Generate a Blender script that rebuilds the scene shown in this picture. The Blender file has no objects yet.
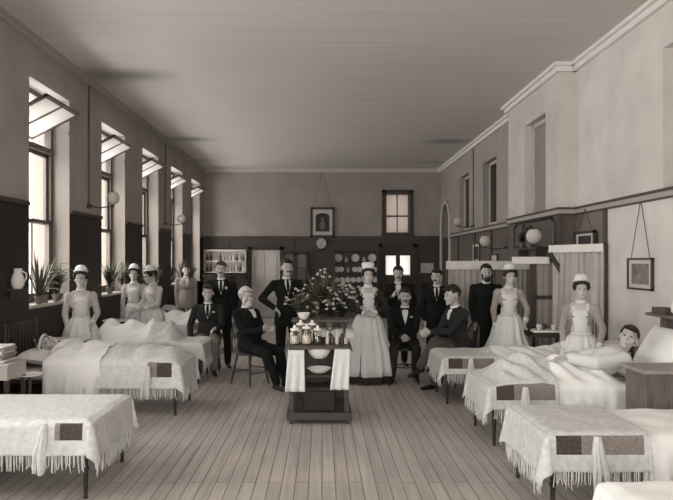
import bpy, bmesh, math, random
from mathutils import Vector, Matrix, Euler
from mathutils.bvhtree import BVHTree
PI = math.pi
R = math.radians
COL = bpy.context.scene.collection
F, VX, VY, H = 641.0, 322.0, 261.0, 1.75
WX, CEIL, BACK, FRONT, RAIL = 3.7, 4.62, 20.0, -4.0, 2.47
BLK = 3.46                      # inner face of the chimney block on the right wall
BY0, BY1 = 9.33, 11.9


def P(px, py, Y):
    return Vector(((px - VX) / F * Y, Y, H - (py - VY) / F * Y))


# ------------------------------------------------------------------ materials
def tint(L):
    t = min(1.0, L)
    g = .68 + .30 * t ** .35
    b = .53 + .42 * t ** .35
    return (L, L * g, L * b, 1)


def mat(name, L, rough=.8, noise=.0, nscale=8, bump=.0, bscale=60, metal=0, col=None, stretch=None, spec=.35, sheen=0, transl=0):
    m = bpy.data.materials.new(name)
    m.use_nodes = True
    nt = m.node_tree
    b = nt.nodes['Principled BSDF']
    c = col or tint(L)
    b.inputs['Base Color'].default_value = c
    b.inputs['Roughness'].default_value = rough
    b.inputs['Metallic'].default_value = metal
    b.inputs['Specular IOR Level'].default_value = spec
    tc = nt.nodes.new('ShaderNodeTexCoord')
    src = tc.outputs['Object']
    if stretch:
        mp = nt.nodes.new('ShaderNodeMapping')
        mp.inputs['Scale'].default_value = stretch
        nt.links.new(src, mp.inputs[0])
        src = mp.outputs[0]
    if noise:
        n = nt.nodes.new('ShaderNodeTexNoise')
        n.inputs['Scale'].default_value = nscale
        n.inputs['Detail'].default_value = 5
        nt.links.new(src, n.inputs[0])
        r = nt.nodes.new('ShaderNodeMapRange')
        r.inputs[1].default_value = .3
        r.inputs[2].default_value = .7
        r.inputs[3].default_value = 1 - noise
        r.inputs[4].default_value = 1 + noise
        nt.links.new(n.outputs[0], r.inputs[0])
        mx = nt.nodes.new('ShaderNodeVectorMath')
        mx.operation = 'SCALE'
        mx.inputs[0].default_value = c[:3]
        nt.links.new(r.outputs[0], mx.inputs['Scale'])
        nt.links.new(mx.outputs[0], b.inputs['Base Color'])
    if bump:
        n2 = nt.nodes.new('ShaderNodeTexNoise')
        n2.inputs['Scale'].default_value = bscale
        n2.inputs['Detail'].default_value = 4
        nt.links.new(src, n2.inputs[0])
        bp = nt.nodes.new('ShaderNodeBump')
        bp.inputs['Strength'].default_value = bump
        bp.inputs['Distance'].default_value = .01
        nt.links.new(n2.outputs[0], bp.inputs['Height'])
        nt.links.new(bp.outputs[0], b.inputs['Normal'])
    if transl:
        tr = nt.nodes.new('ShaderNodeBsdfTranslucent')
        tr.inputs[0].default_value = c
        ms = nt.nodes.new('ShaderNodeMixShader')
        ms.inputs[0].default_value = transl
        nt.links.new(b.outputs[0], ms.inputs[1])
        nt.links.new(tr.outputs[0], ms.inputs[2])
        nt.links.new(ms.outputs[0], nt.nodes['Material Output'].inputs[0])
    return m


def glass(name, L=.9, gloss=.08, rough=.02):
    m = bpy.data.materials.new(name)
    m.use_nodes = True
    nt = m.node_tree
    nt.nodes.clear()
    o = nt.nodes.new('ShaderNodeOutputMaterial')
    t = nt.nodes.new('ShaderNodeBsdfTransparent')
    t.inputs[0].default_value = tint(L)
    g = nt.nodes.new('ShaderNodeBsdfGlossy')
    g.inputs['Roughness'].default_value = rough
    x = nt.nodes.new('ShaderNodeMixShader')
    x.inputs[0].default_value = gloss
    nt.links.new(t.outputs[0], x.inputs[1])
    nt.links.new(g.outputs[0], x.inputs[2])
    nt.links.new(x.outputs[0], o.inputs[0])
    return m


M = {}
M['wood'] = mat('dark_wood', .055, .5, .3, 6, .15, 30, stretch=(1, 1, 6))
M['woodmid'] = mat('mid_wood', .13, .5, .25, 6, .15, 30, stretch=(6, 1, 1))
M['cabinet'] = mat('cabinet_wood', .045, .45, .25, 5)
M['doorpaint'] = mat('door_paint', .62, .6, .08, 4)
M['trim'] = mat('trim_paint', .5, .6, .06, 4)
M['raildark'] = mat('rail_paint', .07, .5, .1, 4)
M['frame'] = mat('window_frame_paint', .12, .5, .1, 5)
M['iron'] = mat('iron_enamel', .03, .4, .1, 8)
M['brass'] = mat('gas_pipe_metal', .08, .4, .1, 9, metal=.6)
M['sheet'] = mat('white_sheet', 0.86, .9, .04, 3, .12, 40, transl=.12, col=(0.860, 0.851, 0.830, 1))
M['cover'] = mat('pale_coverlet', 0.86, .92, .08, 6, .2, 90, col=(.86, .855, .84, 1))
M['blanket'] = mat('pale_blanket', 0.60, .95, .12, 25, .5, 160, col=(0.600, 0.597, 0.588, 1))
M['stripe'] = mat('dark_blanket_stripe', .07, .95, .35, 60, .5, 160)
M['stripemid'] = mat('knit_blanket_stripe', .24, .95, .35, 90, .5, 160)
M['mattress'] = mat('ticking', .5, .9, .1, 30)
M['pillow'] = mat('pillow_linen', 0.86, .9, .03, 5, .1, 25, col=(0.860, 0.851, 0.830, 1))
M['skin'] = mat('skin', .46, .55, .05, 20)
M['skinf'] = mat('pale_skin', .5, .55, .05, 20)
M['black'] = mat('black_wool', .010, .9, .2, 60, .2, 200, col=(.010, .0105, .011, 1), spec=.15)
M['dark'] = mat('charcoal_wool', .020, .9, .2, 60, .2, 200, spec=.2, col=(.022, .0215, .021, 1))
M['greywool'] = mat('grey_wool', .075, .85, .2, 70, .2, 200)
M['tweed'] = mat('mid_grey_tweed', .17, .85, .25, 90, .2, 200)
M['palewool'] = mat('pale_wool', .3, .85, .2, 70, .2, 200)
M['white'] = mat('white_linen', 0.66, .85, .03, 9, .1, 60, col=(0.660, 0.657, 0.647, 1))
M['dressgrey'] = mat('grey_print_dress', .32, .85, .2, 120, .1, 90)
M['dresspale'] = mat('pale_print_dress', .5, .85, .15, 120, .1, 90)
M['dressdark'] = mat('dark_dress', .02, .8, .1, 40)
M['hair'] = mat('dark_hair', .018, .5, .3, 90, .6, 200, stretch=(1, 1, .2))
M['hairbrown'] = mat('brown_hair', .045, .5, .3, 90, .6, 200, stretch=(1, 1, .2))
M['hairwhite'] = mat('white_hair', .6, .7, .1, 90, .6, 200)
M['hairgrey'] = mat('grey_hair', .2, .6, .1, 90, .6, 200)
M['eye'] = mat('eye_dark', .02, .3)
M['lip'] = mat('lip', .17, .5)
M['shoe'] = mat('black_leather', .015, .35)
M['enamel'] = mat('white_enamel', .82, .25, .02, 5)
M['china'] = mat('white_china', .7, .25, .04, 9)
M['globe'] = mat('opal_glass', .75, .3, 0, transl=.4)
M['jar'] = glass('jar_glass', .93, .05, .15)
M['pane'] = glass('window_glass', .96, .04, .01)
M['dkpane'] = mat('dark_glass', .012, .25)
M['blindpane'] = mat('frosted_dim_glass', .27, .4, .05, 3)
M['frost'] = mat('frosted_glass', .8, .5, 0, transl=.55)
M['leaf'] = mat('leaf', .05, .45, .4, 12, col=(.055, .06, .04, 1), transl=.15)
M['leafpale'] = mat('pale_leaf', .2, .45, .3, 12, col=(.2, .2, .14, 1), transl=.2)
M['soil'] = mat('soil', .02, .95)
M['pot'] = mat('terracotta', .16, .8, .15, 12)
M['petal'] = mat('petal', .55, .7, .05, 12, transl=.2)
M['paper'] = mat('paper', .55, .85, .05, 12)
M['print'] = mat('engraving_print', .2, .8, .5, 7)
M['portrait'] = mat('portrait_print', .04, .7, .5, 5)
M['book'] = mat('book_cloth', .09, .7, .2, 10)
M['bottle'] = mat('bottle_glass', .08, .12, .2, 10)
M['bottlepale'] = mat('pale_bottle_glass', .45, .12, .2, 10)
M['liquid'] = mat('ink', .02, .2)
M['curtain'] = mat('curtain_cloth', .52, .9, .08, 5, .1, 80, transl=.15)
M['valance'] = mat('valance_cloth', .72, .9, .05, 5, .1, 80)
M['screen'] = mat('screen_cloth', .36, .9, .12, 3, .1, 80, transl=.2)
M['tin'] = mat('black_japanned_tin', .012, .3)


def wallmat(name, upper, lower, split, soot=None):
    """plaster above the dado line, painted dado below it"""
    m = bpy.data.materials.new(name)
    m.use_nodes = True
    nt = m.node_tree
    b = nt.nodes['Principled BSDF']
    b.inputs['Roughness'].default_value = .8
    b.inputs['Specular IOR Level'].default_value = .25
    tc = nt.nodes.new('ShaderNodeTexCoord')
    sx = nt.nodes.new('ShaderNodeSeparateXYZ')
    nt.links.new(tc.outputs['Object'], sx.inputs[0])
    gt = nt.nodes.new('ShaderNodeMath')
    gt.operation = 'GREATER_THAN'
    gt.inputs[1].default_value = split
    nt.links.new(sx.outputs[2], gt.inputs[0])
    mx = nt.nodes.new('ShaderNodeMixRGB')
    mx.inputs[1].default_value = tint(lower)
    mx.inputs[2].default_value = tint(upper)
    nt.links.new(gt.outputs[0], mx.inputs[0])
    n = nt.nodes.new('ShaderNodeTexNoise')
    n.inputs['Scale'].default_value = 1.6
    n.inputs['Detail'].default_value = 6
    nt.links.new(tc.outputs['Object'], n.inputs[0])
    r = nt.nodes.new('ShaderNodeMapRange')
    r.inputs[1].default_value = .3
    r.inputs[2].default_value = .7
    r.inputs[3].default_value = .88
    r.inputs[4].default_value = 1.08
    nt.links.new(n.outputs[0], r.inputs[0])
    sc = nt.nodes.new('ShaderNodeVectorMath')
    sc.operation = 'SCALE'
    nt.links.new(mx.outputs[0], sc.inputs[0])
    nt.links.new(r.outputs[0], sc.inputs['Scale'])
    nt.links.new(sc.outputs[0], b.inputs['Base Color'])
    rr = nt.nodes.new('ShaderNodeMapRange')
    rr.inputs[3].default_value = .45
    rr.inputs[4].default_value = .85
    nt.links.new(gt.outputs[0], rr.inputs[0])
    nt.links.new(rr.outputs[0], b.inputs['Roughness'])
    bp = nt.nodes.new('ShaderNodeBump')
    bp.inputs['Strength'].default_value = .12
    n2 = nt.nodes.new('ShaderNodeTexNoise')
    n2.inputs['Scale'].default_value = 25
    nt.links.new(tc.outputs['Object'], n2.inputs[0])
    nt.links.new(n2.outputs[0], bp.inputs['Height'])
    nt.links.new(bp.outputs[0], b.inputs['Normal'])
    return m


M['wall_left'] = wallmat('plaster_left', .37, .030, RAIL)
M['wall_right'] = wallmat('plaster_right_dim', .36, .13, RAIL)  # far stretch: upper plaster darkened, the weaker daylight is put into its colour
M['wall_mid'] = wallmat('plaster_mid_lit', .64, .19, RAIL)
M['wall_block'] = wallmat('plaster_block_lit', .58, .12, RAIL)
M['wall_near'] = wallmat('plaster_near_lit', .62, .66, RAIL)  # upper plaster lighter than the far stretch, stronger daylight painted in
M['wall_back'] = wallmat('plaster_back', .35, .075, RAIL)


def floormat():
    m = bpy.data.materials.new('floor_boards')
    m.use_nodes = True
    nt = m.node_tree
    b = nt.nodes['Principled BSDF']
    tc = nt.nodes.new('ShaderNodeTexCoord')
    mp = nt.nodes.new('ShaderNodeMapping')
    mp.inputs['Rotation'].default_value = (0, 0, PI / 2)
    nt.links.new(tc.outputs['Object'], mp.inputs[0])
    br = nt.nodes.new('ShaderNodeTexBrick')
    br.offset = .37
    br.inputs['Color1'].default_value = tint(.45)
    br.inputs['Color2'].default_value = tint(.38)
    br.inputs['Mortar'].default_value = tint(.16)
    br.inputs['Scale'].default_value = 1
    br.inputs['Mortar Size'].default_value = .004
    br.inputs['Brick Width'].default_value = 3.7
    br.inputs['Row Height'].default_value = .105
    nt.links.new(mp.outputs[0], br.inputs[0])
    mp2 = nt.nodes.new('ShaderNodeMapping')
    mp2.inputs['Scale'].default_value = (14, .5, 1)
    nt.links.new(tc.outputs['Object'], mp2.inputs[0])
    n = nt.nodes.new('ShaderNodeTexNoise')
    n.inputs['Scale'].default_value = 2
    n.inputs['Detail'].default_value = 6
    nt.links.new(mp2.outputs[0], n.inputs[0])
    n3 = nt.nodes.new('ShaderNodeTexNoise')
    n3.inputs['Scale'].default_value = .9
    n3.inputs['Detail'].default_value = 4
    nt.links.new(tc.outputs['Object'], n3.inputs[0])
    ad = nt.nodes.new('ShaderNodeMath')
    ad.operation = 'ADD'
    nt.links.new(n.outputs[0], ad.inputs[0])
    nt.links.new(n3.outputs[0], ad.inputs[1])
    r = nt.nodes.new('ShaderNodeMapRange')
    r.inputs[1].default_value = .7
    r.inputs[2].default_value = 1.3
    r.inputs[3].default_value = .74
    r.inputs[4].default_value = 1.18
    nt.links.new(ad.outputs[0], r.inputs[0])
    sc = nt.nodes.new('ShaderNodeVectorMath')
    sc.operation = 'SCALE'
    nt.links.new(br.outputs[0], sc.inputs[0])
    nt.links.new(r.outputs[0], sc.inputs['Scale'])
    nt.links.new(sc.outputs[0], b.inputs['Base Color'])
    b.inputs['Roughness'].default_value = .5
    b.inputs['Specular IOR Level'].default_value = .4
    bp = nt.nodes.new('ShaderNodeBump')
    bp.inputs['Strength'].default_value = .3
    bp.inputs['Distance'].default_value = .004
    nt.links.new(br.outputs['Fac'], bp.inputs['Height'])
    bp.invert = True
    nt.links.new(bp.outputs[0], b.inputs['Normal'])
    return m


def ceilmat():
    m = bpy.data.materials.new('ceiling_plaster')
    m.use_nodes = True
    nt = m.node_tree
    b = nt.nodes['Principled BSDF']
    b.inputs['Roughness'].default_value = .85
    tc = nt.nodes.new('ShaderNodeTexCoord')
    mp = nt.nodes.new('ShaderNodeMapping')
    mp.inputs['Scale'].default_value = (.35, 7, 1)
    nt.links.new(tc.outputs['Object'], mp.inputs[0])
    n = nt.nodes.new('ShaderNodeTexNoise')
    n.inputs['Scale'].default_value = 1.3
    n.inputs['Detail'].default_value = 6
    nt.links.new(mp.outputs[0], n.inputs[0])
    r = nt.nodes.new('ShaderNodeMapRange')
    r.inputs[1].default_value = .3
    r.inputs[2].default_value = .7
    r.inputs[3].default_value = .93
    r.inputs[4].default_value = 1.04
    nt.links.new(n.outputs[0], r.inputs[0])
    cur = r.outputs[0]
    # soot stains over the gas burners
    for (x, y, sx, sy, k) in ((-2.95, 9.9, .95, .5, .5), (-3.35, 9.9, .5, .9, .3), (-3.15, 15.1, .9, .5, .55), (3.05, 15.4, .9, .55, .55), (-3.3, 18.3, .6, .4, .3), (3.2, 18.6, .7, .4, .3)):
        a = nt.nodes.new('ShaderNodeVectorMath')
        a.operation = 'SUBTRACT'
        a.inputs[1].default_value = (x, y, 0)
        nt.links.new(tc.outputs['Object'], a.inputs[0])
        d = nt.nodes.new('ShaderNodeVectorMath')
        d.operation = 'DIVIDE'
        d.inputs[1].default_value = (sx, sy, 1e6)
        nt.links.new(a.outputs[0], d.inputs[0])
        l = nt.nodes.new('ShaderNodeVectorMath')
        l.operation = 'LENGTH'
        nt.links.new(d.outputs[0], l.inputs[0])
        s = nt.nodes.new('ShaderNodeMapRange')
        s.interpolation_type = 'SMOOTHSTEP'
        s.inputs[1].default_value = 0
        s.inputs[2].default_value = 1
        s.inputs[3].default_value = 1 - k
        s.inputs[4].default_value = 1
        nt.links.new(l.outputs['Value'], s.inputs[0])
        q = nt.nodes.new('ShaderNodeMath')
        q.operation = 'MULTIPLY'
        nt.links.new(cur, q.inputs[0])
        nt.links.new(s.outputs[0], q.inputs[1])
        cur = q.outputs[0]
    sc = nt.nodes.new('ShaderNodeVectorMath')
    sc.operation = 'SCALE'
    sc.inputs[0].default_value = tint(.58)[:3]
    nt.links.new(cur, sc.inputs['Scale'])
    nt.links.new(sc.outputs[0], b.inputs['Base Color'])
    return m


M['floor'] = floormat()
M['ceil'] = ceilmat()


# ------------------------------------------------------------------ mesh builder
class MB:
    def __init__(s):
        s.v = []
        s.f = []
        s.m = []
        s.cur = 0
        s.k = 1.0

    def add(s, vs, fs):
        o = len(s.v)
        s.v += [Vector(p) for p in vs]
        s.f += [tuple(i + o for i in f) for f in fs]
        s.m += [s.cur] * len(fs)
        return s

    def box(s, x0, x1, y0, y1, z0, z1):
        vs = [(x, y, z) for x in (x0, x1) for y in (y0, y1) for z in (z0, z1)]
        return s.add(vs, [(0, 1, 3, 2), (4, 6, 7, 5), (0, 4, 5, 1), (2, 3, 7, 6), (0, 2, 6, 4), (1, 5, 7, 3)])

    def cbox(s, c, sz, rot=None):
        o = len(s.v)
        s.box(-sz[0] / 2, sz[0] / 2, -sz[1] / 2, sz[1] / 2, -sz[2] / 2, sz[2] / 2)
        mtx = rot.to_matrix() if isinstance(rot, Euler) else rot
        for i in range(o, len(s.v)):
            p = s.v[i]
            s.v[i] = (mtx @ p if mtx else p) + Vector(c)
        return s

    def tube(s, pts, rad, n=8, caps=True, flat=None):
        pts = [Vector(p) for p in pts]
        if not isinstance(rad, (list, tuple)):
            rad = [rad] * len(pts)
        vs, fs = [], []
        up = None
        for i, p in enumerate(pts):
            d = (pts[min(i + 1, len(pts) - 1)] - pts[max(i - 1, 0)])
            d = d.normalized() if d.length > 1e-9 else Vector((0, 0, 1))
            if up is None:
                up = Vector((0, 0, 1)) if abs(d.z) < .9 else Vector((1, 0, 0))
            a = d.cross(up).normalized()
            b = a.cross(d).normalized()
            up = b
            for k in range(n):
                t = 2 * PI * k / n
                vs.append(p + (a * math.cos(t) + b * math.sin(t)) * rad[i])
        for i in range(len(pts) - 1):
            for k in range(n):
                a0, a1 = i * n + k, i * n + (k + 1) % n
                fs.append((a0, a1, a1 + n, a0 + n))
        if caps:
            fs.append(tuple(range(n - 1, -1, -1)))
            fs.append(tuple((len(pts) - 1) * n + k for k in range(n)))
        return s.add(vs, fs)

    def ell(s, c, r, rot=None, n=14, m=10):
        c = Vector(c)
        if not isinstance(r, (list, tuple)):
            r = (r, r, r)
        r = [q * s.k for q in r]
        vs = [Vector((0, 0, r[2]))]
        for j in range(1, m):
            ph = PI * j / m
            for i in range(n):
                t = 2 * PI * i / n
                vs.append(Vector((r[0] * math.sin(ph) * math.cos(t), r[1] * math.sin(ph) * math.sin(t), r[2] * math.cos(ph))))
        vs.append(Vector((0, 0, -r[2])))
        if rot is not None:
            vs = [rot @ v for v in vs]
        vs = [v + c for v in vs]
        fs = [(0, 1 + i, 1 + (i + 1) % n) for i in range(n)]
        for j in range(m - 2):
            for i in range(n):
                a, b = 1 + j * n + i, 1 + j * n + (i + 1) % n
                fs.append((a, a + n, b + n, b))
        L = len(vs) - 1
        fs += [(L, 1 + (m - 2) * n + (i + 1) % n, 1 + (m - 2) * n + i) for i in range(n)]
        return s.add(vs, fs)

    def capsule(s, a, ra, b, rb):
        s.tube([a, b], [ra, rb], 12)
        s.ell(a, ra, n=12, m=8)
        s.ell(b, rb, n=12, m=8)
        return s

    def lathe(s, c, prof, n=20, rx=1, ry=1, ripple=None, cap=True, rot=None, a0=0, a1=2 * PI):
        """prof: (radius, z); ripple(theta, t) adds to the radius"""
        c = Vector(c)
        full = abs(a1 - a0 - 2 * PI) < 1e-6
        cols = n if full else n + 1
        vs, fs = [], []
        for j, (r, z) in enumerate(prof):
            for i in range(cols):
                t = a0 + (a1 - a0) * i / n
                q = r + (ripple(t, j / (len(prof) - 1)) if ripple else 0)
                v = Vector((q * rx * math.cos(t), q * ry * math.sin(t), z))
                if rot is not None:
                    v = rot @ v
                vs.append(v + c)
        for j in range(len(prof) - 1):
            for i in range(n):
                a = j * cols + i
                b = j * cols + (i + 1) % cols
                fs.append((a, b, b + cols, a + cols))
        if cap and full:
            if prof[0][0] > 1e-4:
                fs.append(tuple(range(n - 1, -1, -1)))
            if prof[-1][0] > 1e-4:
                fs.append(tuple((len(prof) - 1) * cols + k for k in range(n)))
        return s.add(vs, fs)

    def grid(s, fn, nu, nv, matfn=None):
        vs = [fn(i / nu, j / nv) for j in range(nv + 1) for i in range(nu + 1)]
        fs = []
        for j in range(nv):
            for i in range(nu):
                a = j * (nu + 1) + i
                fs.append((a, a + 1, a + nu + 2, a + nu + 1))
        o = len(s.m)
        s.add(vs, fs)
        if matfn:
            for k, f in enumerate(fs):
                s.m[o + k] = matfn((k % nu + .5) / nu, (k // nu + .5) / nv)
        return s

    def xf(s, mtx, start=0):
        for i in range(start, len(s.v)):
            s.v[i] = mtx @ s.v[i]
        return s

    def mesh(s, name, smooth=True, recalc=True, angle=40):
        me = bpy.data.meshes.new(name)
        me.from_pydata([tuple(v) for v in s.v], [], s.f)
        me.polygons.foreach_set('material_index', s.m)
        if recalc:
            bm = bmesh.new()
            bm.from_mesh(me)
            bmesh.ops.remove_doubles(bm, verts=bm.verts, dist=1e-5)
            bmesh.ops.recalc_face_normals(bm, faces=bm.faces)
            bm.to_mesh(me)
            bm.free()
        if smooth:
            me.shade_smooth() if hasattr(me, 'shade_smooth') else None
            me.polygons.foreach_set('use_smooth', [True] * len(me.polygons))
            try:
                me.set_sharp_from_angle(angle=R(angle))
            except Exception:
                pass
        me.update()
        return me

    def build(s, name, m, parent=None, smooth=True, solid=0, bevel=0, angle=40, subsurf=0):
        me = s.mesh(name, smooth, angle=angle)
        return link(name, me, m, parent, solid, bevel, subsurf)

    def remesh(s, name, m, parent, voxel=.012, smooth=3, push=0):
        me = s.mesh(name, False)
        o = bpy.data.objects.new('tmp', me)
        COL.objects.link(o)
        r = o.modifiers.new('r', 'REMESH')
        r.mode = 'VOXEL'
        r.voxel_size = voxel
        if smooth:
            q = o.modifiers.new('s', 'SMOOTH')
            q.iterations = smooth
            q.factor = .5
        dg = bpy.context.evaluated_depsgraph_get()
        dg.update()
        me2 = bpy.data.meshes.new_from_object(o.evaluated_get(dg))
        bpy.data.objects.remove(o)
        bpy.data.meshes.remove(me)
        me2.name = name
        me2.polygons.foreach_set('use_smooth', [True] * len(me2.polygons))
        return link(name, me2, m, parent)


def link(name, me, m, parent=None, solid=0, bevel=0, subsurf=0):
    idx = [p.material_index for p in me.polygons] if isinstance(m, (list, tuple)) else None
    me.materials.clear()
    for q in (m if isinstance(m, (list, tuple)) else [m]):
        me.materials.append(M[q] if isinstance(q, str) else q)
    if idx:
        me.polygons.foreach_set('material_index', idx)
    o = bpy.data.objects.new(name, me)
    COL.objects.link(o)
    if parent is not None:
        o.parent = parent
    if solid:
        k = o.modifiers.new('solid', 'SOLIDIFY')
        k.thickness = solid
        k.offset = 0
    if bevel:
        k = o.modifiers.new('bevel', 'BEVEL')
        k.width = bevel
        k.segments = 2
        k.limit_method = 'ANGLE'
    if subsurf:
        k = o.modifiers.new('sub', 'SUBSURF')
        k.levels = k.render_levels = subsurf
    return o


def empty(name, loc, rz=0, label=None, cat=None, group=None, kind=None):
    o = bpy.data.objects.new(name, None)
    o.empty_display_size = .1
    COL.objects.link(o)
    o.location = loc
    o.rotation_euler = (0, 0, rz)
    tag(o, label, cat, group, kind)
    return o


def tag(o, label=None, cat=None, group=None, kind=None):
    if label:
        o['label'] = label
    if cat:
        o['category'] = cat
    if group:
        o['group'] = group
    if kind:
        o['kind'] = kind
    return o


def struct(o):
    o['kind'] = 'structure'
    return o


def dup(o, loc=None, rz=None, label=None, group=None):
    def rec(src, par):
        c = src.copy()
        COL.objects.link(c)
        c.parent = par
        for ch in list(src.children):
            rec(ch, c)
        return c
    c = rec(o, None)
    if loc is not None:
        c.location = loc
    if rz is not None:
        c.rotation_euler = (0, 0, rz)
    if label:
        c['label'] = label
    if group:
        c['group'] = group
    return c
# ------------------------------------------------------------------ the room
struct(MB().box(-4.3, 4.3, FRONT - .3, BACK + .3, -.2, 0).build('floor', 'floor', smooth=False))
struct(MB().box(-4.3, 4.3, FRONT - .3, BACK + .3, CEIL, CEIL + .2).build('ceiling', 'ceil', smooth=False))

WT = .55
LEFTW = [(8.09, 9.40), (10.75, 12.05), (13.2, 14.5), (15.7, 17.0), (18.15, 19.4)]
LEFTUNSEEN = [(5.5, 6.5), (2.0, 5.0), (-.8, 1.5), (-3.4, -1.4)]  # unseen windows, widened so more daylight reaches the near right side
SILL, TOP = 1.18, 4.09


def wall_with_holes(name, m, xin, xout, y0, y1, holes):
    b = MB()
    y = y0
    for (a, c, z0, z1) in sorted(holes):
        if a > y:
            b.box(xin, xout, y, a, 0, CEIL)
        b.box(xin, xout, a, c, 0, z0)
        b.box(xin, xout, a, c, z1, CEIL)
        y = c
    b.box(xin, xout, y, y1, 0, CEIL)
    return struct(b.build(name, m, smooth=False))


wall_with_holes('wall_left', 'wall_left', -WX - WT, -WX, FRONT, BACK + .3, [(a, c, SILL, TOP) for a, c in LEFTW + LEFTUNSEEN])
# right wall: recessed panels near, the chimney block, two high windows and the arch
ARCH0, ARCH1 = 18.4, 19.75
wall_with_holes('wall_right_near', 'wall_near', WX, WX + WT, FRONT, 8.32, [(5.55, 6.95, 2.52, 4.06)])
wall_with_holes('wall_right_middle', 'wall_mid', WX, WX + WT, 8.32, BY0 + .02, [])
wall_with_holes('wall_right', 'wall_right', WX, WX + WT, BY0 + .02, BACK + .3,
                [(13.6, 14.73, 2.55, 3.98), (16.13, 17.26, 2.55, 3.98), (ARCH0, ARCH1, 0, 3.49)])
b = MB()
b.box(BLK, WX, BY0, 9.92, 0, CEIL)
b.box(BLK, WX, 9.92, 10.93, 0, 2.5)
b.box(BLK, WX, 9.92, 10.93, 4.05, CEIL)
b.box(BLK, WX, 10.93, BY1, 0, CEIL)
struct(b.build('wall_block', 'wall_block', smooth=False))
# arch spandrel: fills the square opening above the arch curve
b = MB()
yc, rr = (ARCH0 + ARCH1) / 2, (ARCH1 - ARCH0) / 2
N = 14
for i in range(N):
    t0, t1 = PI * i / N, PI * (i + 1) / N
    ya, yb = yc + rr * math.cos(t0), yc + rr * math.cos(t1)
    za, zb = 3.49 - rr + rr * math.sin(t0), 3.49 - rr + rr * math.sin(t1)
    vs = [(x, y, z) for x in (WX, WX + WT) for (y, z) in ((ya, za), (yb, zb), (yb, 3.5), (ya, 3.5))]
    b.add(vs, [(0, 1, 2, 3), (7, 6, 5, 4), (0, 4, 5, 1), (1, 5, 6, 2), (2, 6, 7, 3), (3, 7, 4, 0)])
struct(b.build('wall_arch', 'wall_right', smooth=False))
b = MB()
for dx, w in ((-.03, .05),):
    pts = [(WX + dx, ARCH0 - .0, .0), (WX + dx, ARCH0, 3.49 - rr)] + [(WX + dx, yc - rr * math.cos(PI * i / 20), 3.49 - rr + rr * math.sin(PI * i / 20)) for i in range(21)] + [(WX + dx, ARCH1, .0)]
    b.tube(pts, .045, 8)
struct(b.build('trim_arch', 'trim'))
struct(MB().box(WX + .3, WX + .34, ARCH0, ARCH1, 0, 3.49).build('door_arch', 'blindpane', smooth=False))

# back wall with the bright window and the door lights
BW = [(P(385, 0, BACK).x, P(410, 0, BACK).x, P(0, 234, BACK).z, P(0, 193, BACK).z)]
bx0, bx1, bz0, bz1 = BW[0]
dx0, dx1 = P(385.5, 0, BACK).x, P(410, 0, BACK).x
dz1 = 2.2
b = MB()
b.box(-WX, bx0, BACK, BACK + .3, 0, CEIL)
b.box(bx1, WX, BACK, BACK + .3, 0, CEIL)
b.box(bx0, bx1, BACK, BACK + .3, bz1, CEIL)
b.box(bx0, bx1, BACK, BACK + .3, dz1, bz0)
struct(b.build('wall_back', 'wall_back', smooth=False))
b = MB()
b.box(-WX - WT, -2.7, FRONT - .3, FRONT, 0, CEIL)
b.box(-2.7, 2.7, FRONT - .3, FRONT, 0, 1.0)
b.box(-2.7, 2.7, FRONT - .3, FRONT, 4.2, CEIL)
b.box(2.7, WX + WT, FRONT - .3, FRONT, 0, CEIL)
struct(b.build('wall_front', 'wall_back', smooth=False))

# mouldings
b = MB()
def run(b, pts, z0, z1, d, side):
    pass
b.box(-WX, -WX + .05, FRONT, BACK, CEIL - .09, CEIL)
b.box(-WX, -WX + .09, FRONT, BACK, CEIL - .035, CEIL)
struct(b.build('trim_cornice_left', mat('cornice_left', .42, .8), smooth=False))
b = MB()
for d, h in ((.06, .12), (.11, .05)):
    b.box(WX - d, WX, FRONT, BY0, CEIL - h, CEIL)
    b.box(BLK - d, BLK, BY0 - d, BY1 + d, CEIL - h, CEIL)
    b.box(BLK, WX, BY0 - d, BY0, CEIL - h, CEIL)
    b.box(BLK, WX, BY1, BY1 + d, CEIL - h, CEIL)
    b.box(WX - d, WX, BY1, BACK, CEIL - h, CEIL)
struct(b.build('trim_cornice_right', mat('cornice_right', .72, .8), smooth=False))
b = MB()
for d, h in ((.05, .10), (.09, .04)):
    b.box(-WX, WX, BACK - d, BACK, CEIL - h, CEIL)
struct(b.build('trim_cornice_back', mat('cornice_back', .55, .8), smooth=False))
# dado rails
b = MB()
y = FRONT
for a, c in sorted(LEFTW + LEFTUNSEEN):
    b.box(-WX, -WX + .03, y, a - .01, RAIL - .02, RAIL + .03)
    y = c + .01
b.box(-WX, -WX + .03, y, BACK, RAIL - .02, RAIL + .03)
struct(b.build('trim_rail_left', 'raildark', smooth=False))
b = MB()
for z0, z1, d in ((RAIL + .03, RAIL + .06, .05), (RAIL - .05, RAIL - .03, .035)):
    b.box(WX - d, WX, FRONT, BY0, z0, z1)
    b.box(BLK - d, BLK, BY0 - d, BY1, z0, z1)
    b.box(BLK, WX, BY0 - d, BY0, z0, z1)
    b.box(WX - d, WX, BY1, ARCH0, z0, z1)
b.cur = 1
for z0, z1, d in ((RAIL - .03, RAIL + .03, .025),):
    b.box(WX - d, WX, FRONT, BY0, z0, z1)
    b.box(BLK - d, BLK, BY0 - d, BY1, z0, z1)
    b.box(BLK, WX, BY0 - d, BY0, z0, z1)
    b.box(WX - d, WX, BY1, ARCH0, z0, z1)
struct(b.build('trim_rail_right', ['raildark', mat('rail_pale', .4, .6)], smooth=False))
b = MB()
b.box(-WX, WX, BACK - .03, BACK, RAIL - .02, RAIL + .02)
b.box(-WX, WX, BACK - .06, BACK, RAIL + .02, RAIL + .05)
struct(b.build('trim_rail_back', 'raildark', smooth=False))
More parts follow.
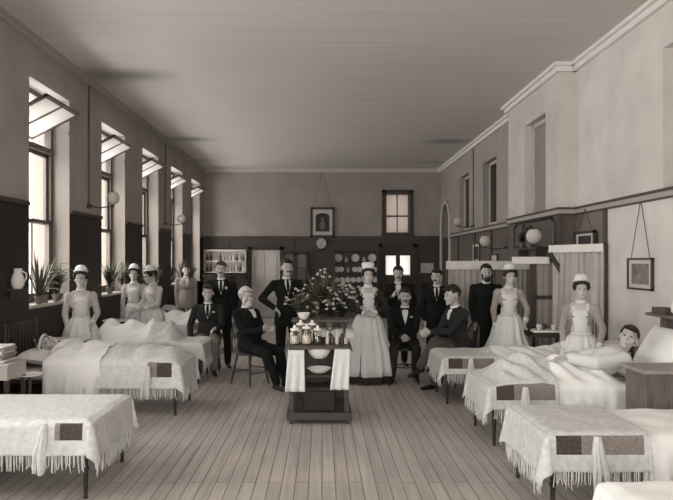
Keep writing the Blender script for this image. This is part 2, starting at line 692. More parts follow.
for nm, bx in (('left', (-WX, -WX + .03, FRONT, BACK)), ('right', (WX - .03, WX, FRONT, BY0)), ('back', (-WX, WX, BACK - .03, BACK))):
    struct(MB().box(*bx, 0, .18).build('baseboard_' + nm, 'wood', smooth=False))
struct(MB().box(BLK - .03, BLK, BY0 - .03, BY1, 0, .18).box(BLK - .03, WX, BY0 - .03, BY0, 0, .18).build('baseboard_block', 'wood', smooth=False))
# vertical battens dividing the dado on the right wall
b = MB()
for (yy, xx) in ((8.3, WX), (9.3 - .02, BLK), (10.95, BLK), (12.6, WX), (13.9, WX), (15.4, WX), (17.3, WX)):
    b.box(xx - .035, xx + .01, yy, yy + .07, .18, RAIL - .03)
struct(b.build('trim_battens_right', 'raildark', smooth=False))
b = MB()
for xx in (-2.95, -.95, .5, 1.75, 2.75):
    b.box(xx, xx + .06, BACK - .03, BACK, .18, RAIL - .02)
struct(b.build('trim_battens_back', 'raildark', smooth=False))


# ------------------------------------------------------------------ left windows
def left_window(n, a, c, detail=True):
    X = -WX - .29
    e = empty('window_%d' % n, (X, a, SILL), kind='structure')
    w = c - a
    h = TOP - SILL
    tr = 3.33 - SILL
    f = MB()
    f.box(-.05, .05, 0, .08, 0, h).box(-.05, .05, w - .08, w, 0, h)
    f.box(-.05, .05, 0, w, h - .07, h).box(-.05, .05, 0, w, 0, .07).box(-.06, .06, 0, w, tr - .04, tr + .04)
    f.build('window_frame', 'frame', e, False, bevel=.006)
    s = MB()
    mid = 2.3 - SILL
    for (z0, z1, xo) in ((mid - .03, tr - .04, -.02), (.07, mid + .03, .025)):
        s.box(xo - .02, xo + .02, .08, .135, z0, z1).box(xo - .02, xo + .02, w - .135, w - .08, z0, z1)
        s.box(xo - .02, xo + .02, .08, w - .08, z0, z0 + .055).box(xo - .02, xo + .02, .08, w - .08, z1 - .055, z1)
        s.box(xo - .012, xo + .012, w / 2 - .012, w / 2 + .012, z0, z1)
    s.build('sash', 'frame', e, False)
    g = MB()
    g.box(-.022, -.018, .1, w - .1, mid, tr - .05)
    g.box(.023, .027, .1, w - .1, .1, mid)
    g.build('window_pane', 'pane', e, False)
    # centre-hung top light, tilted into the room
    ang = R(-27)
    L = .80
    pz = 3.70 - SILL
    def tilt(mb):
        mtx = Matrix.Translation((.12, 0, pz)) @ Matrix.Rotation(ang, 4, 'Y')
        return mb.xf(mtx)
    y0, y1 = .1, w - .1
    q = MB()
    q.box(-L / 2, L / 2, y0, y0 + .05, -.018, .018).box(-L / 2, L / 2, y1 - .05, y1, -.018, .018)
    q.box(-L / 2, -L / 2 + .05, y0, y1, -.018, .018).box(L / 2 - .05, L / 2, y0, y1, -.018, .018)
    q.box(-L / 2, L / 2, w / 2 - .02, w / 2 + .02, -.016, .016)
    tilt(q).build('pivot_sash', 'frame', e, False)
    tilt(MB().box(-L / 2 + .04, L / 2 - .04, y0 + .04, y1 - .04, -.004, .004)).build('pivot_pane', 'frost', e, False)
    st = MB()
    st.tube([(.12, w - .09, pz), (.05, w - .02, pz)], .012, 6)
    st.tube([(.44, w - .12, pz + .15), (.28, w - .02, pz - .1)], .008, 6)
    st.build('stay', 'iron', e)
    rv = MB().box(-.26, .29, w - .012, w, 0, h).box(-.26, .29, 0, .012, 0, h)
    rv.build('reveal', mat('reveal_paint', .24), e, False)
    sl = MB().box(-.26, .33, -.0, w, -.035, .005)
    sl.build('window_sill', 'trim', e, False, bevel=.006)
    return e


for i, (a, c) in enumerate(LEFTW + LEFTUNSEEN):
    left_window(i + 1, a, c)

# right-hand windows: frame, dim glass
def right_window(n, xin, a, c, z0, z1, pane, depth=.16):
    e = empty('window_%d' % n, (xin + depth, a, z0), kind='structure')
    w, h = c - a, z1 - z0
    f = MB()
    f.box(-.03, .03, 0, .06, 0, h).box(-.03, .03, w - .06, w, 0, h).box(-.03, .03, 0, w, h - .06, h).box(-.03, .03, 0, w, 0, .07)
    f.build('window_frame', 'trim', e, False, bevel=.005)
    MB().box(.0, .02, .05, w - .05, .05, h - .05).build('window_pane', pane, e, False)
    return e


right_window(10, BLK, 9.92, 10.93, 2.5, 4.05, 'blindpane', .16)
right_window(11, WX, 13.6, 14.73, 2.55, 3.98, 'dkpane')
right_window(12, WX, 16.13, 17.26, 2.55, 3.98, 'dkpane')
right_window(13, WX, 5.55, 6.95, 2.52, 4.06, 'blindpane', .3)

# back window
e = empty('window_14', (bx0, BACK + .1, bz0), kind='structure')
w, h = bx1 - bx0, bz1 - bz0
f = MB()
f.box(0, .05, -.03, .03, 0, h).box(w - .05, w, -.03, .03, 0, h).box(0, w, -.03, .03, 0, .05).box(0, w, -.03, .03, h - .05, h)
f.box(0, w, -.03, .03, h * .44 - .02, h * .44 + .02).box(w / 2 - .012, w / 2 + .012, -.02, .02, 0, h)
f.build('window_frame', 'frame', e, False)
MB().box(.03, w - .03, -.004, .004, .03, h - .03).build('window_pane', mat('frosted_back', .36, .5, .05, 5, transl=.6), e, False)
f = MB()
f.box(-.1, -.0, -.13, -.09, -.06, h + .1).box(w, w + .1, -.13, -.09, -.06, h + .1).box(-.1, w + .1, -.13, -.09, h, h + .1).box(-.12, w + .12, -.15, -.09, -.1, 0)
f.build('architrave', 'wood', e, False)
e = empty('window_15', (0, FRONT - .15, 0), kind='structure')  # unseen end window, added behind the camera and sized for frontal light
f = MB()
for x in (-2.7, -1.8, -.9, 0, .9, 1.8, 2.65):
    f.box(x, x + .05, -.03, .03, 1.1, 4.2)
f.box(-2.7, 2.7, -.03, .03, 2.6, 2.66).box(-2.7, 2.7, -.03, .03, 1.0, 1.06).box(-2.7, 2.7, -.03, .03, 4.14, 4.2)
f.build('window_frame', 'frame', e, False)
MB().box(-2.7, 2.7, -.003, .003, 1.0, 4.2).build('window_pane', 'pane', e, False)

# back doors
def back_door(n, x0, x1, ztop, paint, lights):
    e = empty('door_%d' % n, (x0, BACK - .04, 0), kind='structure')
    w = x1 - x0
    d = MB()
    if lights:
        zz0, zz1 = P(0, 275, BACK).z, P(0, 255.5, BACK).z
        d.box(0, w, -.02, .03, 0, zz0).box(0, w, -.02, .03, zz1, ztop)
        d.box(0, .1, -.02, .03, zz0, zz1).box(w - .1, w, -.02, .03, zz0, zz1).box(w / 2 - .06, w / 2 + .06, -.02, .03, zz0, zz1)
        d.build('door_leaf', paint, e, False)
        MB().box(.08, w - .08, .0, .01, zz0, zz1).build('door_pane', mat('door_frost', .75, .5, transl=.5), e, False)
    else:
        d.box(0, w, -.01, .03, 0, ztop)
        s = .1
        for (a, c, z0, z1) in ((s, w / 2 - .04, .2, ztop * .42), (w / 2 + .04, w - s, .2, ztop * .42), (s, w / 2 - .04, ztop * .48, ztop - .12), (w / 2 + .04, w - s, ztop * .48, ztop - .12)):
            d.box(a, c, -.025, -.01, z0, z1)
        d.build('door_leaf', paint, e, False, bevel=.006)
        MB().ell((w - .07, -.06, 1.02), .03).build('door_handle', 'brass', e)
    f = MB().box(-.1, 0, -.06, .03, 0, ztop + .1).box(w, w + .1, -.06, .03, 0, ztop + .1).box(-.1, w + .1, -.06, .03, ztop, ztop + .1)
    f.build('door_frame', 'wood', e, False)
    return e


back_door(1, P(252, 0, BACK).x, P(280, 0, BACK).x, P(0, 250, BACK).z, 'doorpaint', False)
back_door(2, dx0 - .1, dx1 + .1, dz1 - .02, 'wood', True)

# ------------------------------------------------------------------ camera and light
cam = bpy.data.cameras.new('camera')
cam.sensor_width = 36
cam.lens = F / 673 * 36
cam.shift_x = (336.5 - VX) / 673
cam.shift_y = (VY - 250) / 673
co = bpy.data.objects.new('camera', cam)
COL.objects.link(co)
co.location = (0, 0, H)
co.rotation_euler = (PI / 2, 0, 0)
sc = bpy.context.scene
sc.camera = co
w = bpy.data.worlds.new('overcast_sky')
sc.world = w
w.use_nodes = True
bg = w.node_tree.nodes['Background']
bg.inputs[0].default_value = (.965, 1, 1.01, 1)
bg.inputs[1].default_value = 10.4
for i, (a, c) in enumerate(LEFTW + LEFTUNSEEN):
    l = bpy.data.lights.new('window_portal', 'AREA')
    l.shape = 'RECTANGLE'
    l.size, l.size_y = TOP - SILL, c - a
    l.cycles.is_portal = True
    o = bpy.data.objects.new('window_portal', l)
    COL.objects.link(o)
    o.location = (-WX - WT - .02, (a + c) / 2, (SILL + TOP) / 2)
    o.rotation_euler = (0, -PI / 2, 0)
l = bpy.data.lights.new('front_portal', 'AREA')
l.shape = 'RECTANGLE'
l.size, l.size_y = 5.4, 3.2
l.cycles.is_portal = True
o = bpy.data.objects.new('front_portal', l)
COL.objects.link(o)
o.location = (0, FRONT - .32, 2.65)
o.rotation_euler = (PI / 2, 0, 0)
sc.view_settings.view_transform = 'Standard'
sc.view_settings.look = 'None'
sc.view_settings.gamma = 1
sc.view_settings.exposure = 0
sc.view_settings.use_curve_mapping = False
sc.cycles.use_denoising = True
sc.cycles.max_bounces = 8
sc.cycles.diffuse_bounces = 5
sc.cycles.sample_clamp_indirect = 8
# ------------------------------------------------------------------ beds
BL = 1.95


def drape(x0, x1, y0, y1, ztop, hang, seed, amp=.02, nx=60, ny=60, hump=None, rfoot=True, stripe=None, freq=22, sink=0):
    """cloth over the rectangle x0..x1, y0..y1 (bed coordinates, foot at x=0); hang = (foot, near, far, head) lengths"""
    hf, hn, hb, hh = hang
    rnd = random.Random(seed)
    ph = [rnd.uniform(0, 6) for _ in range(8)]

    def fn(u, v):
        sx = (x0 - hf) + u * (x1 + hh - x0 + hf)
        sy = (y0 - hn) + v * (y1 + hb - y0 + hn)
        cx, cy = min(max(sx, x0), x1), min(max(sy, y0), y1)
        ex, ey = sx - cx, sy - cy
        d = max(abs(ex), abs(ey)) + .18 * min(abs(ex), abs(ey))
        if d < 1e-6:
            z = ztop + (hump(cx, cy) if hump else 0)
            z += .004 * math.sin(sx * 17 + ph[0]) * math.sin(sy * 13 + ph[1])
            # soften towards the edge
            e = min(cx - x0 if hf else 1, cy - y0, y1 - cy)
            z -= .02 * max(0, 1 - e / .05) ** 2
            return Vector((cx, cy, z))
        n = math.hypot(ex, ey)
        dx, dy = ex / n, ey / n
        s = sx if abs(ey) >= abs(ex) else sy
        k = min(1, d / .3)
        rip = amp * k * (math.sin(s * freq + ph[2]) + .6 * math.sin(s * freq * 1.9 + ph[3]) + .5 * math.sin(s * freq * .43 + ph[4]))
        corner = .04 * k if (abs(ex) > 0 and abs(ey) > 0) else 0
        out = .022 * min(1, d / .03) + rip + corner + .02 * k
        z = ztop - .02 - max(0, d - .015) + (hump(cx, cy) * max(0, 1 - d / .12) if hump else 0)
        return Vector((cx + dx * out, cy + dy * out, z))
    b = MB()
    b.grid(fn, nx, ny, stripe)
    return b, fn


def bed(side, ynear, yfar, xfoot, name_bits, coverlet=None, fringe=True, seed=1, blanket_len=.72, hump=None, pillow=True, cov_x0=.0, stripe_x=(0.02, .66), cov_lab=None, bl_lab=None, pil_lab=None, bed_lab=None, throw=None, detail=True, bhang=None, covhang=(.34, .30), foothang=.30, covfoot=True, pilx=.25, cov_x1=None):
    """side=+1: head at the right wall. Bed coordinates: x from the foot to the head, y from near to far."""
    W = yfar - ynear
    X = lambda x: x * side
    mir = Matrix.Diagonal((side, 1, 1, 1))
    e = empty('hospital_bed', (xfoot, ynear, 0), 0, bed_lab, 'bed', 'ward beds with iron frames')
    for x in (.03, BL - .03):
        for y in (.03, W - .03):
            l = MB()
            l.tube([(X(x), y, .0), (X(x), y, .03), (X(x), y, .2), (X(x), y, .5)], [.012, .014, .019, .021], 8)
            l.ell((X(x), y, .22), (.026, .026, .02))
            l.ell((X(x), y, .015), (.018, .018, .015))
            l.build('leg', 'iron', e)
    r = MB()
    for y in (.03, W - .03):
        r.tube([(X(.03), y, .38), (X(BL - .03), y, .38)], .018, 8)
    r.tube([(X(.03), .03, .38), (X(.03), W - .03, .38)], .016, 8)
    r.tube([(X(BL - .03), .03, .38), (X(BL - .03), W - .03, .38)], .016, 8)
    r.build('bed_rail', 'iron', e)
    h = MB()
    hx = X(BL)
    h.tube([(hx, .02, 0), (hx, .02, 1.0)], .016, 8).tube([(hx, W - .02, 0), (hx, W - .02, 1.0)], .016, 8)
    h.tube([(hx, .02, .97)] + [(hx, .02 + (W - .04) * t / 8, .97 + .05 * math.sin(PI * t / 8)) for t in range(1, 8)] + [(hx, W - .02, .97)], .013, 8)
    h.tube([(hx, .02, .6), (hx, W - .02, .6)], .01, 6)
    for k in range(1, 9):
        t = k / 9
        h.tube([(hx, .02 + (W - .04) * t, .6), (hx, .02 + (W - .04) * t, .97 + .05 * math.sin(PI * t))], .007, 6)
    h.ell((hx, .02, 1.02), .025).ell((hx, W - .02, 1.02), .025)
    h.build('headboard', 'iron', e)
    MB().box(min(X(.02), X(BL - .05)), max(X(.02), X(BL - .05)), .02, W - .02, .40, .52).build('mattress', 'mattress', e, False, bevel=.03)
    hp = hump
    ZT = .55
    # coverlet
    if coverlet:
        c0 = max(cov_x0, blanket_len - .04) if bl_lab else cov_x0
        covfoot = covfoot and not bl_lab
        b, fn = drape(c0, cov_x1 or BL - .42, 0.0, W, ZT + .01, (foothang if covfoot else 0, covhang[0], covhang[1], 0), seed, .010, 80, 60, hp, freq=30)
        b.xf(mir)
        o = b.build('coverlet', coverlet, None)
        o.location = (xfoot, ynear, 0)
        tag(o, cov_lab, 'coverlet', 'coverlets on the ward beds')
    if bl_lab:
        hn = bhang or .25
        x0, x1 = stripe_x

        def st(u, v):
            sx = -.015 - (hn + .05) + u * (blanket_len + .015 + hn + .05)
            sy = -.015 - hn + v * (W + .03 + 2 * hn)
            d = -.015 - sy
            if .008 < d < .135 and x0 < sx < x1:
                return 1 if sx < x0 + .17 else 2
            return 0
        b, fn = drape(-.015, blanket_len, -.015, W + .015, ZT + .035, (hn + .05, hn, hn, 0), seed + 7, .006, 120, 130, hp, stripe=st, freq=14)
        b.xf(mir)
        o = b.build('blanket', ['blanket', 'stripe', 'stripemid'], None, solid=.008)
        o.location = (xfoot, ynear, 0)
        tag(o, bl_lab, 'blanket', 'fringed wool blankets on the bed feet')
        if fringe:
            fr = MB()
            rnd = random.Random(seed)
            total_u = 160

            def strand(p, outv):
                L = rnd.uniform(.075, .125)
                q = p + Vector((rnd.uniform(-.008, .008), rnd.uniform(-.008, .008), 0)) + outv * .006
                fr.tube([q + Vector((0, 0, .015)), q + Vector((rnd.uniform(-.005, .005), 0, -L * .5)), q + Vector((rnd.uniform(-.01, .01), rnd.uniform(-.006, .006), -L))], [.0035, .0045, .003], 4)
            n = int(blanket_len / .014)
            for i in range(n):
                u = (hn + .05 + .02 + i * .014) / (hn + .05 + blanket_len)
                strand(fn(min(1, u), 0), Vector((0, -1, 0)))
            fr.xf(mir)
            fr.build('fringe', 'blanket', o)
            fr = MB()
            n = int(W / .014)
            for i in range(n):
                v = (hn + i * .014) / (W + .03 + 2 * hn)
                strand(fn(0, v), Vector((-1, 0, 0)))
            fr.xf(mir)
            fr.build('fringe', 'blanket', o)
            # the gathered, knotted corner of the blanket that hangs over the near side
            g = MB()
            bx = x0 + .27 if x0 < 5 else .3
            for k in range(9):
                a = rnd.uniform(-.035, .035)
                yy = -.045 - rnd.uniform(0, .02)
                g.tube([(bx + a * .3, yy, ZT + .02), (bx + a * .7, yy - .012, ZT - .08), (bx + a * 1.2 + .02, yy - .012, ZT - .2), (bx + a * 1.5 + .03, yy - .004, ZT - .33 + rnd.uniform(-.03, .02))], [.014, .02, .02, .006], 6)
            for k in range(11):
                g.ell((bx + .004 * (k % 2) + .02 * k / 11, -.075, ZT - .02 - .02 * k), (.016, .012, .012), n=8, m=6)
            g.xf(mir)
            g.build('gathered_corner', 'blanket', o)
    if pillow:
        p = MB()

        def pf(u, v):
            a, c = 2 * u - 1, 2 * v - 1
            return a, c
        vs = []
        N = 14
        for s in (1, -1):
            p.grid(lambda u, v: Vector((X(BL - .27 + (2 * u - 1) * .20), W / 2 + (2 * v - 1) * (W / 2 - .06), ZT + .05 + s * .085 * ((1 - abs(2 * u - 1) ** 3) * (1 - abs(2 * v - 1) ** 3)) ** .6 + .05 * u)), N, N)
        o = p.build('pillow', 'pillow', None)
        o.location = (xfoot, ynear, 0)
        tag(o, pil_lab, 'pillow', 'pillows at the bed heads')
    return e


def body_hump(x0, x1, yc, h, w=.26):
    def f(x, y):
        t = (x - x0) / (x1 - x0)
        k = max(0, min(1, t * 5)) * max(0, min(1, (1.25 - t) * 4))
        k = k * k * (3 - 2 * k)
        return h * k * math.exp(-((y - yc) / w) ** 2) * (1 + .15 * math.sin(x * 19) + .12 * math.sin(x * 31 + y * 23))
    return f


# right row
bed(1, 2.66, 3.50, 1.53, '', 'cover', True, 11, bed_lab='nearest bed on the window-less side, cut by the bottom right corner of the photo',
    cov_lab='white coverlet of the bed cut off by the bottom right corner', pillow=False)
bed(1, 4.36, 5.2, 1.55, '', 'cover', True, 12, bed_lab='large iron bed beside the wooden locker, with dark striped fringed blanket on its foot', blanket_len=.66,
    cov_lab='white coverlet hanging in folds from the bed beside the wooden locker', bl_lab='fringed blanket with dark knit stripe over the bed foot nearest the bottom right corner', covhang=(.42, .3), stripe_x=(.03, .62),
    pil_lab='pillow of the bed beside the wooden locker')
bed(1, 6.04, 6.84, 1.60, '', 'cover', True, 13, bed_lab='iron bed in which the dark-haired patient in a nightshirt sits propped up', blanket_len=.62,
    cov_lab='pleated white coverlet over the propped-up patient\'s legs', bl_lab='fringed striped blanket on the foot of the propped-up patient\'s bed', stripe_x=(.03, .58), bhang=.22,
    pil_lab='big white pillow behind the propped-up patient', hump=body_hump(.02, 1.10, .40, .20, .30), covhang=(.28, .25), cov_x1=1.36)
bed(1, 7.80, 8.60, 1.50, '', 'cover', True, 14, bed_lab='iron bed beside the seated man with crossed legs', blanket_len=.62,
    cov_lab='crumpled white coverlet on the bed in front of the curtained recess', bl_lab='fringed striped blanket on the bed foot beside the man with crossed legs', stripe_x=(.03, .58), bhang=.2,
    pil_lab='pillow of the bed in front of the curtained recess', hump=body_hump(.5, 1.4, .4, .09), covhang=(.28, .25))
b = MB()
for s in (1, -1):
    b.grid(lambda u, v: Vector((s * .075 * ((1 - abs(2 * u - 1) ** 3) * (1 - abs(2 * v - 1) ** 3)) ** .6, (2 * u - 1) * .34, (2 * v - 1) * .24)), 16, 14)
b.xf(Matrix.Rotation(R(32), 4, 'Y'))
o = b.build('pillow', 'pillow')
o.location = (3.40, 6.46, .86)
tag(o, 'second white pillow propped against the headboard behind the dark-haired patient', 'pillow', 'pillows at the bed heads')
# left row
bed(-1, 4.69, 5.61, -1.71, '', None, True, 21, bed_lab='large empty iron bed in the near left corner, made up with a fringed blanket', blanket_len=1.9,
    bl_lab='long pale fringed blanket covering the whole near left bed', stripe_x=(.03, .22), bhang=.24, cov_lab='pale coverlet under the blanket of the near left bed', pil_lab='pillow of the near left bed', covhang=(.1, .1), covfoot=False, cov_x0=.3)
bed(-1, 7.23, 8.05, -1.63, '', None, True, 22, bed_lab='iron bed of the bandaged patient lying by the tall slatted headboard', blanket_len=1.1,
    bl_lab='fringed blanket on the foot of the bandaged patient\'s bed', stripe_x=(.05, .33), bhang=.26, hump=body_hump(-.1, 1.5, .4, .145, .40),
    pil_lab='pillow under the bandaged patient\'s head')
b, fn = drape(.86, 1.50, -.03, .85, .60, (0, .38, .3, 0), 77, .022, 60, 70, body_hump(.25, 1.45, .4, .17, .38), freq=26)
b.xf(Matrix.Diagonal((-1, 1, 1, 1)))
o = b.build('bed_sheet', 'sheet', None, solid=.006)
o.location = (-1.63, 7.23, 0)
tag(o, 'white sheet heaped over the bandaged patient and falling down the bed side', 'sheet')
bed(-1, 9.15, 9.9, -1.74, '', 'sheet', True, 23, bed_lab='iron bed with a heaped white coverlet behind the bandaged patient\'s bed', blanket_len=.75,
    bl_lab='fringed blanket at the foot of the bed beside the seated man in a dark jacket', stripe_x=(9, 9.1), bhang=.22, hump=body_hump(.3, 1.5, .4, .27, .32), cov_lab='white coverlet humped high over raised knees, ',
    pil_lab='pillow of the bed with the high humped coverlet', covhang=(.36, .3))
bed(-1, 12.2, 13.0, -1.8, '', 'sheet', False, 24, bed_lab='iron bed beyond the two nurses standing together by the windows', bl_lab='blanket on the bed beyond the two nurses', bhang=.2, hump=body_hump(.3, 1.5, .4, .2),
    cov_lab='white coverlet of the bed beyond the two nurses', pil_lab='pillow of the bed beyond the two nurses')
bed(-1, 14.7, 15.5, -1.9, '', 'sheet', True, 25, bed_lab='farthest bed of the window side, below the fourth window', hump=body_hump(.3, 1.5, .4, .1),
    cov_lab='white coverlet of the farthest bed on the window side', pil_lab='pillow of the farthest bed on the window side')


# ------------------------------------------------------------------ the trolley in the middle
TX, TY, TW, TD = -.03, 6.84, .70, .80
t = empty('ward_trolley', (TX, TY, 0), 0, 'dark wooden dressing trolley on casters in the middle of the ward', 'trolley')
for sx in (-1, 1):
    for yy in (.05, TD - .05):
        MB().cbox((sx * (TW / 2 - .055), yy, .46), (.05, .05, .70)).build('post', 'wood', t, False, bevel=.005)
        c = MB().tube([(sx * (TW / 2 - .04) - .012, yy, .026), (sx * (TW / 2 - .04) + .012, yy, .026)], .026, 14).tube([(sx * (TW / 2 - .04), yy, .026), (sx * (TW / 2 - .04), yy, .06)], .010, 8)
        c.build('caster', 'brass', t)
MB().box(-TW / 2, TW / 2, 0, TD, .045, .128).build('bottom_shelf', 'wood', t, False, bevel=.008)
MB().box(-TW / 2 + .02, TW / 2 - .02, .01, TD, .80, .845).build('top_shelf', 'wood', t, False, bevel=.008)
MB().box(-TW / 2 + .03, TW / 2 - .03, TD - .06, TD - .04, .128, .8).build('back_panel', 'cabinet', t, False)
up = MB()
for sx in (-1, 1):
    up.tube([(sx * (TW / 2 - .06), TD - .3, .845), (sx * (TW / 2 - .06), TD - .3, 1.06)], .012, 8)
    up.tube([(sx * (TW / 2 - .06), TD - .05, .845), (sx * (TW / 2 - .06), TD - .05, 1.06)], .012, 8)
up.build('shelf_support', 'wood', t)
MB().box(-TW / 2 + .03, TW / 2 - .03, TD - .34, TD, 1.05, 1.08).build('upper_shelf', 'wood', t, False, bevel=.004)
MB().tube([(-TW / 2 - .02, .02, .79), (-TW / 2 - .02, TD - .05, .79)], .01, 8).tube([(TW / 2 + .0, .02, .79), (TW / 2 + .0, TD - .05, .79)], .01, 8).build('towel_rail', 'brass', t)


def towel(x, w, top, bot, lab, flare):
    b = MB()

    def f(u, v):
        z = top - (top - bot) * v
        k = 1 + .25 * v
        xx = (u - .5) * w * k + flare * v
        return Vector((xx, -.012 * math.sin(u * 14 + v) * v - .012 * v + (.02 if v < .03 else 0), z))
    b.grid(f, 26, 14)
    o = b.build('towel', 'white', None, solid=.006)
    o.location = (x, TY - .015, 0)
    tag(o, lab, 'towel', 'towels on the trolley')


towel(TX - .245, .17, .80, .36, 'white towel hanging from the left corner of the dressing trolley', -.012)
towel(TX + .245, .16, .81, .38, 'white towel hanging from the right corner of the dressing trolley', -.03)


def bowl(name, loc, r, h, m, lab, cat, group=None, lip=.01, parent=None):
    b = MB().lathe((0, 0, 0), [(r * .35, 0), (r * .6, h * .15), (r * .88, h * .6), (r, h), (r + lip, h + .002), (r, h + .008), (r * .84, h * .62), (r * .55, h * .2), (.001, h * .12)], 28, cap=True)
    o = b.build(name, m, parent)
    o.location = loc
    if lab:
        tag(o, lab, cat, group)
    return o


bowl('hanging_basin', (0, .14, .69), .135, .11, 'enamel', None, None, lip=.02, parent=t)
ld = MB().box(-.2, .2, 0.03, .3, .505, .52)
ld.build('middle_shelf', 'wood', t, False)
bowl('wash_bowl', (TX + .0, TY + .17, .522), .125, .055, 'enamel', 'shallow white enamel bowl on the trolley\'s middle shelf', 'bowl')
bx = empty('instrument_box', (TX, TY + .05, .13), 0, 'black box with a handle on the bottom shelf of the trolley', 'box')
MB().box(-.17, .17, 0, .3, 0, .22).build('box_body', 'tin', bx, False, bevel=.008)
MB().box(-.178, .178, -.008, .308, .22, .265).build('lid', 'tin', bx, False, bevel=.008)
MB().tube([(-.05, .15, .265), (-.045, .15, .3), (.045, .15, .3), (.05, .15, .265)], .007, 8).build('handle', 'brass', bx)


def jar(x, y, z, r, h, lab, lid='enamel', fill=None, group='glass jars and basins on the trolley top', name='glass_jar', cat='jar'):
    e = empty(name, (x, y, z), 0, lab, cat, group)
    MB().lathe((0, 0, 0), [(r, 0), (r, h * .84), (r * .8, h * .94), (r * .8, h), (r * .76, h), (r * .76, h * .93), (r * .95, h * .82), (r * .95, .006), (.001, .005)], 20).build('glass', 'jar', e)
    MB().lathe((0, 0, h), [(r * .86, 0), (r * .86, .014), (r * .4, .026), (.012, .03), (.016, .05), (.001, .055)], 18).build('lid', lid, e)
    if fill:
        MB().lathe((0, 0, .008), [(r * .9, 0), (r * .9, h * .5), (.001, h * .5)], 18).build('contents', fill, e)
    return e


jar(-.30, 7.0, .846, .055, .15, 'glass jar with a white lid, leftmost on the trolley top', fill='white')
jar(-.17, 6.99, .846, .055, .17, 'glass jar of dressings, second from the left on the trolley top', fill='white')
jar(-.05, 7.0, .846, .05, .15, 'glass jar with dark contents in the middle of the trolley top', fill='liquid')
jar(-.24, 7.18, .846, .055, .19, 'taller glass jar in the back row of the trolley, left one', fill='china')
jar(-.11, 7.18, .846, .055, .19, 'taller glass jar in the back row of the trolley, right one', fill='china')
bowl('glass_basin', (-.235, 7.0, 1.06), .07, .07, 'china', 'small white basin standing on the jars at the trolley\'s left', 'basin').location = (-.21, 7.32, 1.082)
for k, (x, y, hh) in enumerate(((.06, 6.99, .13), (.115, 7.02, .11), (.165, 6.98, .14), (.215, 7.03, .12), (.26, 6.99, .10), (.09, 7.12, .15), (.15, 7.13, .12), (.22, 7.12, .14))):
    e = empty('medicine_bottle', (x, y, .846), 0, ['leftmost', 'second', 'third tallest', 'fourth', 'rightmost short', 'back-row left', 'back-row middle', 'back-row right'][k] + ' small bottle at the right side of the trolley top', 'bottle', 'small bottles on the trolley')
    MB().lathe((0, 0, 0), [(.02, 0), (.02, hh * .6), (.008, hh * .75), (.008, hh), (.001, hh)], 12).build('bottle_glass', 'bottle' if k % 2 else 'bottlepale', e)
    MB().lathe((0, 0, hh), [(.009, 0), (.012, .012), (.001, .014)], 10).build('stopper', 'china', e)


# ------------------------------------------------------------------ plants
def leaf(b, base, d, L, w, droop, up=Vector((0, 0, 1))):
    """one curved leaf blade with a folded midrib"""
    d = d.normalized()
    side = d.cross(up)
    side = side.normalized() if side.length > 1e-3 else Vector((1, 0, 0))
    pts = []
    p = Vector(base)
    dd = d.copy()
    n = 5
    vs = []
    for i in range(n + 1):
        t = i / n
        ww = w * math.sin(PI * min(1, .12 + .88 * t)) ** .8
        vs += [p - side * ww + Vector((0, 0, ww * .25)), p, p + side * ww + Vector((0, 0, ww * .25))]
        p = p + dd * (L / n)
        dd = (dd + Vector((0, 0, -droop / n))).normalized()
    fs = []
    for i in range(n):
        a = i * 3
        fs += [(a, a + 1, a + 4, a + 3), (a + 1, a + 2, a + 5, a + 4)]
    b.add(vs, fs)


